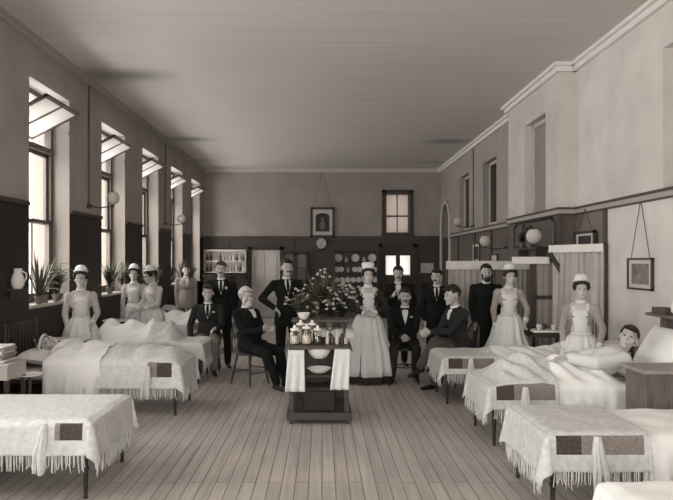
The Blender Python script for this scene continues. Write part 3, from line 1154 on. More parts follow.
def plant(loc, kind, h, lab, seed, spread=.16, group='potted plants on the window sills', potr=.055, flowers=0, cat='plant', name='potted_plant', potmat='pot', n=None, leafm='leaf'):
    rnd = random.Random(seed)
    e = empty(name, loc, rnd.uniform(0, 6), lab, cat, group)
    ph = potr * 1.9
    MB().lathe((0, 0, 0), [(potr * .7, 0), (potr * .95, ph * .8), (potr * 1.08, ph * .8), (potr * 1.08, ph), (potr * .92, ph), (potr * .85, ph * .8), (.001, ph * .78)], 18).build('pot', potmat, e)
    f = MB()
    st = MB()
    if kind == 'strap':
        for k in range(n or 16):
            a = rnd.uniform(0, 2 * PI)
            tl = rnd.uniform(.12, .6)
            d = Vector((math.cos(a) * tl, math.sin(a) * tl, 1))
            leaf(f, (math.cos(a) * .015, math.sin(a) * .015, ph * .8), d, h * rnd.uniform(.7, 1.1), .014, 1.1 * tl)
        st.tube([(0, 0, ph * .7), (0, 0, ph)], .015, 6)
    elif kind == 'broad':
        for k in range(n or 12):
            a = k * 2.4 + rnd.uniform(-.3, .3)
            zz = ph + h * (.15 + .75 * rnd.random())
            r0 = spread * rnd.uniform(.15, .5)
            top = Vector((math.cos(a) * r0, math.sin(a) * r0, zz))
            st.tube([(0, 0, ph * .7), (top.x * .4, top.y * .4, zz * .6), top], .004, 5)
            leaf(f, top, Vector((math.cos(a), math.sin(a), .35)), spread * rnd.uniform(.7, 1.1), .035, .9)
    else:                                           # bushy
        ns = n or 16
        for k in range(ns):
            a = rnd.uniform(0, 2 * PI)
            q = rnd.random() ** .6
            top = Vector((math.cos(a) * spread * q, math.sin(a) * spread * q, ph + h * (1 - .45 * q * q) * rnd.uniform(.65, 1)))
            st.tube([(0, 0, ph * .7), (top.x * .35, top.y * .35, (ph + top.z) * .5), top], .003, 4)
            for j in range(9):
                t = rnd.uniform(.35, 1)
                bp = Vector((top.x * t * t, top.y * t * t, ph * .7 + (top.z - ph * .7) * t))
                aa = rnd.uniform(0, 2 * PI)
                leaf(f, bp, Vector((math.cos(aa), math.sin(aa), rnd.uniform(-.1, .8))), rnd.uniform(.05, .09), .017, .8)
    f.build('foliage', leafm, e)
    st.build('stem', 'leaf', e)
    if flowers:
        for k in range(flowers):
            a = rnd.uniform(0, 2 * PI)
            q = rnd.random() ** .5
            c = Vector((math.cos(a) * spread * q * 1.02, math.sin(a) * spread * q * 1.02, ph + h * (1.05 - .5 * q * q) * rnd.uniform(.6, 1)))
            g = MB()
            for j in range(5):
                aa = j * 2 * PI / 5
                g.ell(c + Vector((.013 * math.cos(aa), .013 * math.sin(aa) * .7, .008 * math.sin(aa * 2))), (.010, .010, .009), n=7, m=5)
            g.ell(c, .009, n=6, m=5)
            g.build('blossom', 'petal', e)
    return e


sx = -WX - .03
kinds = [
    (8.38, 'strap', .62, 'tall strap-leaved plant at the near end of the nearest window sill', 1, .2),
    (8.62, 'broad', .36, 'broad-leaved plant second along the nearest window sill', 2, .2),
    (8.88, 'bush', .44, 'bushy plant third along the nearest window sill', 3, .16),
    (9.12, 'broad', .46, 'broad-leaved plant at the far end of the nearest window sill', 4, .16),
    (11.05, 'bush', .46, 'bushy plant at the near end of the second window sill', 5, .16),
    (11.4, 'strap', .6, 'strap-leaved plant in the middle of the second window sill', 6, .2),
    (11.75, 'bush', .46, 'leafy plant at the far end of the second window sill', 7, .18),
    (13.5, 'broad', .34, 'leafy plant at the near end of the third window sill', 8, .2),
    (14.1, 'bush', .36, 'bushy plant at the far end of the third window sill', 9, .18),
    (15.95, 'bush', .34, 'bushy plant at the near end of the fourth window sill', 10, .18),
    (16.6, 'strap', .42, 'strap-leaved plant at the far end of the fourth window sill', 11, .2),
    (18.6, 'bush', .36, 'bushy plant on the farthest window sill', 12, .2)]
for (y, kd, h, lab, sd, sp) in kinds:
    plant((sx + .02 + .07 * math.sin(sd * 3), y, SILL + .006), kd, h * (1 if sd < 8 else 1.25), lab, sd, sp, n=26 if kd != 'broad' else 18, leafm='leafpale' if sd in (2, 4, 6, 7, 9) else 'leaf')

# flower table behind the trolley
ft = empty('flower_table', (.04, 8.35, 0), 0, 'small cloth-topped table carrying the flowers behind the trolley', 'table')
MB().box(-.40, .34, -.26, .26, .84, .87).build('table_top', 'wood', ft, False, bevel=.006)
for x in (-.36, .26):
    for y in (-.22, .22):
        MB().tube([(x, y, 0), (x, y, .84)], [.015, .024], 8).build('leg', 'wood', ft)
b, fn = drape(-.41, .35, -.27, .27, .885, (.08, .1, .1, .08), 5, .008, 40, 30)
o = b.build('tablecloth', 'white', None)
o.location = (.04, 8.35, 0)
tag(o, 'white cloth on the flower table behind the trolley', 'tablecloth')
fl = 'flowers on the table behind the trolley'
plant((-.26, 8.22, .887), 'bush', .40, 'pale leafy potted plant at the left of the flower table', 31, .24, fl, .07, 14, leafm='leafpale', n=34)
plant((.00, 8.34, .887), 'bush', .60, 'tall dark flowering plant in the middle of the flower table', 32, .30, fl, .08, 26, n=48)
plant((.27, 8.24, .887), 'bush', .46, 'dark bushy plant with white blossoms at the right of the flower table', 33, .25, fl, .07, 34, n=40)
plant((.10, 8.10, .887), 'bush', .30, 'low flowering plant at the front of the flower table', 34, .22, fl, .06, 26, n=28)
plant((-.12, 8.12, .887), 'broad', .34, 'broad-leaved plant at the front left of the flower table', 35, .24, fl, .06, leafm='leafpale', n=20)
plant((.02, 8.50, .887), 'strap', .66, 'tall strap-leaved plant at the back of the flower table', 36, .26, fl, .07, leafm='leafpale', n=30)
bk = empty('flower_basket', (.20, 8.44, .887), 0, 'wicker flower basket with a high round handle among the plants', 'basket')
MB().lathe((0, 0, 0), [(.09, 0), (.13, .16), (.14, .165), (.12, .16), (.08, .02)], 20, ripple=lambda a, t: .003 * math.sin(a * 20 + t * 40)).build('basket_bowl', 'woodmid', bk)
MB().tube([(.19 * math.cos(PI * i / 16), 0, .14 + .44 * math.sin(PI * i / 16)) for i in range(17)], .011, 8).build('basket_handle', 'wood', bk)


# ------------------------------------------------------------------ gas lamps
def gaslamp(wallx, y, z, side, arm, r, lab, pipe_to=None, name='gas_lamp'):
    e = empty(name, (wallx, y, z), 0, lab, 'gas lamp', 'opal-globed gas lamps on the walls')
    s = side
    MB().tube([(0, 0, 0), (s * .015, 0, 0)], .045, 14).build('wall_plate', 'brass', e)
    MB().tube([(0, 0, 0), (s * arm * .5, 0, -.03), (s * arm, 0, -.0), (s * arm, 0, .03)], .010, 8).ell((s * .05, 0, 0), .025).ell((s * arm, 0, .0), .02).build('arm', 'brass', e)
    MB().lathe((s * arm, 0, .03), [(.028, 0), (r * .6, r * .15), (r * .92, r * .5), (r, r * .95), (r * .88, r * 1.45), (r * .6, r * 1.8), (r * .55, r * 1.8), (r * .82, r * 1.4), (r * .92, r * .95)], 24, cap=False).build('globe', 'globe', e)
    if pipe_to:
        MB().tube([(s * .02, 0, 0), (s * .02, 0, pipe_to - z)], .011, 8).build('gas_pipe', 'brass', e)
    return e


gaslamp(-WX, 10.13, 2.62, 1, .40, .10, 'gas lamp with opal globe between the nearest and second windows', CEIL - .1)
gaslamp(-WX, 15.05, 2.62, 1, .40, .10, 'gas lamp with opal globe between the third and fourth windows', CEIL - .1)
gaslamp(WX, 15.6, 2.60, -1, .40, .09, 'small far gas lamp below the dark high windows, near the arch', CEIL - .13)
gaslamp(BLK, 9.5, 1.98, -1, .32, .115, 'large gas globe in front of the fern shelf on the chimney block')
gaslamp(WX, 12.8, 2.02, -1, .44, .11, 'gas lamp with opal globe above the dark-suited man by the white apron nurse')
# gas pipe run over the block
o = MB().tube([(BLK - .03, 9.5, 2.0), (BLK - .03, 9.5, 2.33), (BLK - .03, 9.62, 2.40), (BLK - .03, 11.3, 2.40), (BLK - .03, 11.45, 2.33), (BLK - .03, 11.45, 2.0), (BLK - .03, 9.6, 1.96)], .016, 8).build('gas_pipe_loop', 'brass')
tag(o, 'dark gas pipe looped across the dado of the chimney block', 'pipe')

# shelf with a fern on the block
e = empty('wall_shelf', (BLK, 9.75, 1.93), 0, 'narrow shelf on the chimney block carrying the dark plant', 'shelf')
MB().box(-.2, 0, 0, 1.2, 0, .03).build('board', 'wood', e, False)
for y in (.15, 1.0):
    MB().box(-.16, 0, y, y + .025, -.12, 0).build('bracket', 'wood', e, False)
plant((BLK - .14, 10.25, 1.962), 'bush', .26, 'dark bushy plant on the chimney block shelf behind the large globe', 41, .12, None, .05, n=16, name='potted_fern')
plant((BLK - .12, 10.7, 1.962), 'bush', .18, 'small plant farther along the chimney block shelf', 42, .09, None, .045, n=10, name='potted_fern')


# ------------------------------------------------------------------ pictures, clock, notices
def picture(name, c, w, h, normal, lab, mount='paper', pr='print', fw=.03, cord=None, arch=False, tiltf=0):
    """c = centre on the wall; normal 'x-','x+','y-'"""
    rz = {'y-': 0, 'x-': -PI / 2, 'x+': PI / 2}[normal]
    e = empty(name, c, rz, lab, 'picture')
    f = MB()
    f.box(-w / 2, w / 2, -.03, 0, h / 2 - fw, h / 2).box(-w / 2, w / 2, -.03, 0, -h / 2, -h / 2 + fw)
    f.box(-w / 2, -w / 2 + fw, -.03, 0, -h / 2, h / 2).box(w / 2 - fw, w / 2, -.03, 0, -h / 2, h / 2)
    f.build('picture_frame', 'wood', e, False)
    MB().box(-w / 2 + fw * .8, w / 2 - fw * .8, -.014, -.004, -h / 2 + fw * .8, h / 2 - fw * .8).build('mount', mount, e, False)
    a, b_ = w / 2 - fw - w * .12, h / 2 - fw - h * .12
    if arch:
        pts = [(-a, -b_), (a, -b_)] + [(a * math.cos(PI * i / 12), b_ - a * .45 + a * .45 * math.sin(PI * i / 12)) for i in range(13)]
        m_ = MB()
        m_.add([(x, -.0165, z) for x, z in pts], [tuple(range(len(pts)))])
        m_.build('print', pr, e, False)
        # a pale half-length figure within the print
        g = MB()
        g.ell((0, -.017, b_ * .3), (a * .22, .001, a * .3)).ell((0, -.017, -b_ * .35), (a * .42, .001, b_ * .5))
        g.build('sitter', mat('faded_sitter', .16, .8), e)
    else:
        m_ = MB().box(-a, a, -.0165, -.012, -b_, b_)
        m_.build('print', pr, e, False)
    if cord:
        g = MB()
        for s in (-1, 1):
            g.tube([(s * w * .38, -.012, h / 2 - .01), (0, -.006, cord - c[2])], .004, 5)
        g.ell((0, -.008, cord - c[2]), .012)
        g.build('cord', 'iron', e)
    return e


p0, p1 = P(310.5, 207.5, BACK), P(334.5, 237.5, BACK)
picture('framed_portrait', ((p0.x + p1.x) / 2, BACK - .06, (p0.z + p1.z) / 2), p1.x - p0.x, p0.z - p1.z, 'y-', 'framed dark portrait hung by a long cord on the end wall above the clock', 'paper', 'portrait', .07, P(0, 172, BACK).z, True)
picture('framed_picture', (WX - .005, 7.42, 1.60), .58, .37, 'x-', 'framed landscape print hanging from a cord on the near right wall', 'paper', 'print', .022, 2.46)
picture('framed_picture', (WX - .04, 8.9, 2.04), .66, .25, 'x-', 'small black-framed portrait above the gathered wall curtain', 'paper', 'portrait', .035, 2.46)
for (px0, px1, py0, py1, Yc, lab, mt, pr) in ((473, 480.5, 243, 263, 0, 'narrow white-edged picture on the dado beside the small far lamps', 'paper', 'portrait'), (491, 498.5, 254, 262, 0, 'small pale card in a dark frame behind the bearded man and nurse', 'paper', 'paper')):
    ya, yb = F * WX / (px1 - VX), F * WX / (px0 - VX)
    ym = (ya + yb) / 2
    picture('framed_picture', (WX - .005, ym, H - ((py0 + py1) / 2 - VY) / F * ym), yb - ya, (py1 - py0) / F * ym, 'x-', lab, mt, pr, .03)
c = P(321, 243.5, BACK)
ck = empty('wall_clock', (c.x, BACK - .03, c.z), 0, 'round white-faced clock in a dark case under the hanging portrait', 'clock')
rx = Matrix.Rotation(PI / 2, 3, 'X')
MB().lathe((0, 0, 0), [(.20, -.01), (.21, .05), (.19, .085), (.165, .085), (.165, .06)], 32, rot=rx, cap=False).build('clock_case', 'wood', ck)
MB().lathe((0, 0, 0), [(.001, .055), (.168, .055), (.168, .06), (.001, .06)], 32, rot=rx, cap=False).build('clock_face', 'paper', ck)
MB().tube([(0, -.066, 0), (.07, -.066, .07)], .007, 5).build('hour_hand', 'black', ck)
MB().tube([(0, -.068, 0), (-.03, -.068, -.12)], .005, 5).build('minute_hand', 'black', ck)
hd = MB()
for k in range(12):
    a = k * PI / 6
    hd.tube([(.13 * math.cos(a), -.064, .13 * math.sin(a)), (.152 * math.cos(a), -.064, .152 * math.sin(a))], .005, 4)
hd.build('dial_pattern', 'black', ck)
c = P(427, 268, BACK)
o = MB().box(-.2, .2, -.012, 0, -.15, .15).build('notice_board', 'paper', None, False)
o.location = (c.x, BACK - .03, c.z)
tag(o, 'pale paper notice pinned on the dark dado beside the glazed door', 'notice')

# jug on bracket, far left wall
e = empty('wall_bracket', (-WX, 7.62, 1.42), 0, 'small wooden bracket shelf on the wall left of the nearest window', 'shelf')
MB().box(0, .16, -.1, .1, -.025, 0).build('board', 'wood', e, False)
MB().box(0, .12, -.012, .012, -.12, -.025).build('bracket', 'wood', e, False)
e = empty('water_jug', (-WX + .085, 7.62, 1.421), 0, 'pale earthenware jug on the bracket left of the nearest window', 'jug')
MB().lathe((0, 0, 0), [(.045, 0), (.07, .04), (.078, .10), (.06, .16), (.042, .20), (.05, .24), (.044, .238), (.036, .2), (.03, .05), (.001, .03)], 20).build('jug_body', 'valance', e)
MB().tube([(.05, 0, .21), (.10, 0, .18), (.10, 0, .12), (.07, 0, .08)], .009, 8).build('handle', 'valance', e)

# near-right wall shelf with white vase
e = empty('wall_shelf', (WX, 6.35, 1.17), 0, 'small wall shelf at the right edge above the headboard', 'shelf')
MB().box(-.22, 0, -.55, .55, 0, .03).build('board', 'woodmid', e, False)
MB().box(-.18, 0, .3, .325, -.14, 0).build('bracket', 'woodmid', e, False)
MB().box(-.18, 0, -.35, -.325, -.14, 0).build('bracket', 'woodmid', e, False)
e = empty('white_pitcher', (WX - .11, 6.42, 1.201), 0, 'tall white pitcher on the wall shelf at the right edge', 'pitcher')
MB().lathe((0, 0, 0), [(.05, 0), (.085, .04), (.09, .11), (.06, .2), (.055, .24), (.07, .27), (.06, .268), (.045, .22), (.001, .1)], 22).build('pitcher_body', 'enamel', e)
MB().tube([(0, .06, .24), (0, .12, .21), (0, .12, .13), (0, .085, .08)], .01, 8).build('handle', 'enamel', e)
o = MB().box(-.07, .07, -.13, .13, 0, .06).build('small_box', 'book', None, False, bevel=.006)
o.location = (WX - .11, 6.72, 1.201)
tag(o, 'small dark box beside the white pitcher on the wall shelf', 'box')


# ------------------------------------------------------------------ lockers and tables
def side_table(name, x0, x1, y0, y1, z, lab, m='enamel', legm='iron', top=.03):
    e = empty(name, ((x0 + x1) / 2, (y0 + y1) / 2, 0), 0, lab, 'table', 'bedside tables')
    w, d = (x1 - x0) / 2, (y1 - y0) / 2
    MB().box(-w, w, -d, d, z - top, z).build('table_top', m, e, False, bevel=.008)
    MB().box(-w + .04, w - .04, -d + .04, d - .04, z - .1, z - top).build('apron_rail', legm, e, False)
    for sx_ in (-1, 1):
        for sy in (-1, 1):
            MB().tube([(sx_ * (w - .05), sy * (d - .05), 0), (sx_ * (w - .05), sy * (d - .05), z - .09)], [.013, .02], 8).build('leg', legm, e)
    return e


side_table('bedside_table', -3.66, -3.02, 8.12, 8.36, .76, 'white-topped bedside table in front of the nurse nearest the windows', 'enamel', 'wood')
side_table('bedside_table', -3.62, -3.1, 10.55, 10.8, .78, 'white-topped bedside table in front of the two nurses standing together', 'enamel', 'wood')
side_table('bedside_table', 2.72, 3.15, 7.0 + .35, 7.68, .80, 'white-topped bedside table behind the nurse standing by the patient', 'enamel', 'wood').location.x = 3.42
side_table('bedside_table', 2.55, 3.0, 8.75, 9.05, .80, 'bedside table with cups between the two apron nurses', 'enamel', 'wood').location.x = 3.12
for k, (x, y) in enumerate(((3.0, 8.86), (3.1, 8.93), (3.2, 8.85))):
    e = empty('teacup', (x, y, .801), 0, ['left', 'middle', 'right'][k] + ' one of three white cups between the two apron nurses', 'cup', 'cups on the bedside table')
    MB().lathe((0, 0, 0), [(.02, 0), (.036, .03), (.04, .07), (.036, .069), (.03, .03), (.001, .01)], 16).build('cup', 'china' if k != 1 else 'bottle', e)
    MB().tube([(.038, 0, .055), (.06, 0, .045), (.036, 0, .022)], .004, 6).build('handle', 'china' if k != 1 else 'bottle', e)
# left: locker with pile of linen between the two near beds
e = empty('bedside_locker', (-3.25, 6.35, 0), 0, 'pale bedside locker at the left edge carrying the pile of linen', 'locker')
MB().box(-.3, .23, -.2, .2, .60, .73).build('locker_drawer_case', 'trim', e, False, bevel=.006)
MB().box(-.3, .24, -.21, .21, .73, .755).build('locker_top', 'trim', e, False, bevel=.004)
for x in (-.27, .21):
    for y in (-.17, .17):
        MB().cbox((x, y, .3), (.035, .035, .6)).build('leg', 'wood', e, False)
for k in range(6):
    b = MB()
    z0 = .757 + k * .027
    b.box(-.22 + .01 * (k % 3), .17 - .015 * (k % 2), -.14, .14 - .01 * (k % 2), z0, z0 + .025)
    o = b.build('folded_linen', 'white' if k in (5, 3, 0) else 'palewool', None, False, bevel=.010)
    o.location = (-3.25, 6.35, 0)
    tag(o, ['bottom', 'second lowest', 'third lowest', 'fourth lowest', 'second highest', 'topmost white'][k] + ' folded cloth of the pile at the left edge', 'folded cloth', 'pile of folded linen')
e = empty('round_tray_table', (-3.02, 6.62, 0), 0, 'small round white tray on a dark pedestal beside the bandaged patient\'s bed', 'table')
MB().lathe((0, 0, .565), [(.10, 0), (.125, .01), (.125, .022), (.11, .014), (.001, .014)], 26).build('tray', 'enamel', e)
MB().lathe((0, 0, 0), [(.12, 0), (.11, .02), (.02, .05), (.016, .3), (.02, .565)], 16).build('pedestal', 'wood', e)
# right: wooden locker between the two near right beds
e = empty('wooden_locker', (3.05, 5.55, 0), 0, 'dark wooden bedside locker at the right edge between the two near beds', 'locker')
MB().box(-.33, .4, -.17, .2, .04, .80).build('locker_body', 'woodmid', e, False, bevel=.006)
MB().box(-.36, .42, -.20, .22, .80, .835).build('locker_top', 'blindpane', e, False, bevel=.006)
MB().box(-.28, .35, -.185, -.17, .3, .74).build('door', 'woodmid', e, False, bevel=.006)
MB().ell((.28, -.2, .55), .018).build('knob', 'brass', e)
for x in (-.29, .36):
    MB().box(x - .02, x + .02, -.15, .18, 0, .04).build('leg', 'wood', e, False)


# ------------------------------------------------------------------ end wall furniture
def shelf_unit():
    a, c = P(203.5, 249.5, 19.7), P(246, 273, 19.7)
    e = empty('wall_shelves', (a.x, 19.72, c.z), 0, 'pale open shelves of bottles on the end wall left of the pale door', 'shelves')
    w, h = c.x - a.x, a.z - c.z
    f = MB()
    MB().box(0, .04, 0, .24, 0, h).build('side_panel', 'doorpaint', e, False)
    MB().box(w - .04, w, 0, .24, 0, h).build('side_panel', 'doorpaint', e, False)
    for z in (0, h * .47, h - .05):
        MB().box(0, w, 0, .24, z, z + .04).build('shelf', 'doorpaint', e, False)
    MB().box(0, w, .22, .25, 0, h).build('back_panel', 'doorpaint', e, False)
    rnd = random.Random(5)
    pos = ['lower', 'upper']
    for r_, z in enumerate((.04, h * .47 + .04)):
        for k in range(12):
            x = .1 + k * (w - .2) / 11
            hh = rnd.uniform(.16, .24)
            o = MB().lathe((0, 0, 0), [(.035, 0), (.035, hh * .6), (.014, hh * .76), (.014, hh), (.02, hh), (.02, hh + .02), (.001, hh + .02)], 10).build('bottle', rnd.choice(['bottle', 'bottlepale', 'bottle', 'china']))
            o.location = (a.x + x, 19.83, c.z + z + .0)
            tag(o, 'medicine bottle on the %s shelf left of the pale door' % pos[r_], 'bottle', 'bottles on the %s end-wall shelf' % pos[r_])


shelf_unit()


def cupboard(name, px0, px1, pytop, zbase, ztop2, lab, m='cabinet', glazed=False, depth=.5, doors=3):
    a = P(px0, pytop, BACK - depth)
    c = P(px1, pytop, BACK - depth)
    e = empty(name, (a.x, BACK - .05 - depth, 0), 0, lab, 'cupboard')
    w = c.x - a.x
    h = ztop2
    MB().box(0, w, .03, depth, zbase, h).build('carcass', m, e, False)
    MB().box(-.03, w + .03, -.02, depth, h, h + .05).build('cornice_top', m, e, False)
    for k in range(doors):
        x0 = w * k / doors + .015
        x1 = w * (k + 1) / doors - .015
        d = MB()
        d.box(x0, x1, 0, .03, zbase + .03, zbase + .1).box(x0, x1, 0, .03, h - .08, h - .02)
        d.box(x0, x0 + .06, 0, .03, zbase + .03, h - .02).box(x1 - .06, x1, 0, .03, zbase + .03, h - .02)
        if glazed:
            d.box(x0, x1, .005, .03, (zbase + h) / 2 - .02, (zbase + h) / 2 + .02)
        dd = d.build('door', m, e, False)
        MB().box(x0 + .05, x1 - .05, .018, .03, zbase + .08, h - .06).build('panel', 'dkpane' if glazed else m, dd, False)
        MB().ell((x1 - .03, -.015, (zbase + h) / 2), .018, n=8, m=6).build('knob', 'brass', dd)
    return e


cupboard('base_cupboard', 203, 248, 273, 0, 1.28, 'long dark cupboard below the bottle shelves on the end wall')
cupboard('glazed_cupboard', 283, 308, 252, 1.05, 2.02, 'dark glazed cupboard right of the pale door behind the man with hand on hip', glazed=True, depth=.3, doors=2)
cupboard('base_cupboard', 283, 308, 290, 0, .95, 'low dark cupboard under the glazed one behind the man with hand on hip', depth=.4, doors=2)
cupboard('base_cupboard', 412, 437, 285, 0, 1.05, 'dark cupboard in the end wall corner under the paper notice', depth=.4, doors=2)

# dresser with plates
a, c = P(333.5, 251, 19.6), P(379, 288, 19.6)
e = empty('china_dresser', (a.x, 19.62, 0), 0, 'dark dresser with rows of white plates on the end wall', 'dresser')
w = c.x - a.x
MB().box(0, .05, 0, .3, 0, a.z).build('side_panel', 'cabinet', e, False)
MB().box(w - .05, w, 0, .3, 0, a.z).build('side_panel', 'cabinet', e, False)
MB().box(0, w, .28, .31, 0, a.z).build('back_panel', 'cabinet', e, False)
MB().box(-.03, w + .03, -.03, .31, a.z, a.z + .06).build('cornice_top', 'cabinet', e, False)
MB().box(.05, w - .05, -.12, .3, .0, .86).build('base_case', 'woodmid', e, False)
MB().box(0, w, -.15, .3, .86, .9).build('worktop', 'woodmid', e, False)
rows = [a.z - .36, a.z - .68, a.z - 1.0]
for z in rows:
    MB().box(.04, w - .04, .12, .29, z, z + .025).build('shelf', 'cabinet', e, False)
names = ['top', 'middle', 'bottom']
rxp = Matrix.Rotation(PI / 2 - .12, 3, 'X')
for r_, z in enumerate(rows):
    xs = [.15, .68, 1.2] if r_ == 0 else [.12, .24, .66, .8, 1.15, 1.27] if r_ == 1 else [.1 + .17 * k for k in range(8)]
    pr = .125 if r_ == 0 else .085
    for x in xs:
        o = MB().lathe((0, 0, 0), [(.001, 0), (pr * .6, .0), (pr, .018), (pr, .024), (pr * .62, .008), (.001, .008)], 22, rot=rxp).build('plate', 'china')
        o.location = (a.x + x, 19.83, z + .025 + pr)
        tag(o, 'white plate standing on the %s dresser shelf' % names[r_], 'plate', 'plates on the %s dresser shelf' % names[r_])
    if r_ < 2:
        for x in ((.4, .95) if r_ == 0 else (.45, .97)):
            e2 = empty('jug', (a.x + x, 19.78, z + .026), 0, 'small dark-toned jug between the plates of the %s dresser shelf' % names[r_], 'jug', 'jugs on the %s dresser shelf' % names[r_])
            MB().lathe((0, 0, 0), [(.035, 0), (.055, .05), (.035, .12), (.04, .15), (.001, .15)], 14).build('jug_body', 'bottlepale', e2)
            MB().tube([(.035, 0, .13), (.075, 0, .1), (.05, 0, .05)], .006, 6).build('handle', 'bottlepale', e2)
for k in range(4):
    o = MB().lathe((0, 0, 0), [(.03, 0), (.055, .05), (.06, .09), (.052, .088), (.04, .03), (.001, .02)], 14).build('cup', 'china')
    o.location = (a.x + .3 + k * .24, 19.68, .901)
    tag(o, 'white bowl on the dresser worktop', 'bowl', 'bowls on the dresser worktop')


# ------------------------------------------------------------------ curtained recess and cubicle on the right
def cloth(name, pts, ztop, zbot, m, lab, cat, pleats=9, amp=.03, gather=None, group=None, parent=None, solid=.006, swag=0):
    """hanging cloth along the floor polyline pts"""
    pts = [Vector((p[0], p[1], 0)) for p in pts]
    L = [0]
    for i in range(1, len(pts)):
        L.append(L[-1] + (pts[i] - pts[i - 1]).length)
    b = MB()

    def f(u, v):
        s = u * L[-1]
        i = 1
        while i < len(pts) - 1 and L[i] < s:
            i += 1
        t = (s - L[i - 1]) / max(1e-6, L[i] - L[i - 1])
        p = pts[i - 1].lerp(pts[i], t)
        d = (pts[i] - pts[i - 1]).normalized()
        n = Vector((-d.y, d.x, 0))
        zz = ztop + (zbot - ztop) * v
        q = p + n * amp * (.5 + .5 * v) * (math.sin(u * pleats * 2 * PI) + .4 * math.sin(u * pleats * 4.7 * PI + 1 + v * 2))
        if gather:
            u0, v0, k = gather
            w_ = k * math.exp(-((v - v0) / .16) ** 2)
            q = q + d * (u0 - u) * L[-1] * w_
        q.z = zz - swag * math.sin(PI * u) * (1 - v)
        return q
    b.grid(f, int(pleats * 12), 22)
    o = b.build(name, m, parent, solid=solid, angle=80)
    if lab:
        tag(o, lab, cat, group)
    return o


def rod_frame(name, pts, ztop, posts, lab):
    e = empty(name, (pts[0][0], pts[0][1], 0), 0, lab, 'curtain frame')
    o_ = Vector((pts[0][0], pts[0][1], 0))
    MB().tube([Vector((p[0], p[1], ztop)) - o_ for p in pts], .014, 8).build('rail', 'iron', e)
    for p in posts:
        MB().tube([Vector((p[0], p[1], 0)) - o_, Vector((p[0], p[1], ztop)) - o_], .016, 8).ell(Vector((p[0], p[1], ztop + .02)) - o_, .026).build('post', 'iron', e)
    return e


YC = 10.6
cx0, cx1 = P(447, 0, YC).x, BLK - .03
rod_frame('curtain_stand', [(cx0, YC), (cx1, YC)], 1.71, [(cx0, YC), (2.85, YC)], 'iron curtain frame of the bed cubicle behind the standing nurse')
cloth('valance', [(cx0 - .02, YC - .03), (cx1, YC - .03)], 1.75, 1.61, 'valance', 'straight white valance band along the cubicle top behind the standing man', 'valance', 6, .004)
cloth('cubicle_curtain', [(cx0, YC + .02), (cx0 + .60, YC + .02)], 1.63, .25, 'curtain', 'gathered pale curtain at the left end of the cubicle beside the bearded man', 'curtain', 6, .022, group='cubicle curtains')
cloth('cubicle_curtain', [(3.08, YC + .02), (3.40, YC + .02)], 1.63, .1, 'curtain', 'pale curtain gathered at the right end of the cubicle, behind the apron nurse', 'curtain', 4, .022, group='cubicle curtains')
# near valance + screen in front of the block
YS = 9.24
cloth('valance', [(2.72, YS - .06), (3.26, YS - .06)], 1.81, 1.71, 'valance', 'short white valance band just left of the wall curtain', 'valance', 3, .004)
s = empty('folding_screen', (P(534.5, 0, YS).x, YS + .02, 0), 0, 'dark-framed folding screen with pale cloth panels beside the block', 'screen')
sw = P(565, 0, YS).x - P(534.5, 0, YS).x
fr = MB()
fr.box(-.03, .03, -.02, .02, 0, 1.78).box(sw - .025, sw + .03, -.02, .02, 0, 1.78).box(0, sw, -.02, .02, 1.74, 1.78).box(0, sw, -.02, .02, 1.2, 1.25).box(0, sw, -.02, .02, .1, .16)
fr.build('screen_frame', 'wood', s, False)
cloth('screen_panel', [(.03, .0), (sw - .03, .0)], 1.74, 1.25, 'screen', None, None, 4, .006, parent=s, solid=.003)
cloth('screen_panel', [(.03, .0), (sw - .03, .0)], 1.2, .16, 'screen', None, None, 4, .006, parent=s, solid=.003)
a0, a1 = (3.28, 9.22), (3.65, 8.27)
rod_frame('curtain_stand', [a0, a1], 1.95, [a1], 'iron rail carrying the wide gathered curtain on the right wall')
cloth('valance', [(3.25, 9.20), (3.62, 8.25)], 1.975, 1.87, 'valance', 'white valance band along the top of the wide wall curtain', 'valance', 5, .006)
cloth('wall_curtain', [(3.30, 9.21), (3.65, 8.27)], 1.89, .55, 'curtain', 'wide pale gathered curtain on the wall behind the nurse by the patient', 'curtain', 8, .055)
# iron bracket arm that slants down in front of the curtain
o = MB().tube([(3.26, 9.16, 1.86), (3.36, 9.05, 1.62), (3.52, 8.95, 1.26)], [.035, .03, .025], 8).build('slanting_brace', 'iron')
tag(o, 'dark slanting iron brace in front of the wide wall curtain', 'brace')
# ------------------------------------------------------------------ people
V = Vector


def ik(a, b, l1, l2, pole):
    """middle joint of a two-bone limb from a to b bending towards the direction pole; also the reached end"""
    d = b - a
    D = d.length
    if D > (l1 + l2) * .995:
        b = a + d * ((l1 + l2) * .995 / D)
        d = b - a
        D = d.length
    D = max(D, .05)
    x = (l1 * l1 - l2 * l2 + D * D) / (2 * D)
    h = math.sqrt(max(0, l1 * l1 - x * x))
    n = d.normalized()
    p = pole - n * pole.dot(n)
    p = p.normalized() if p.length > 1e-4 else V((0, -1, 0))
    return a + n * x + p * h, b


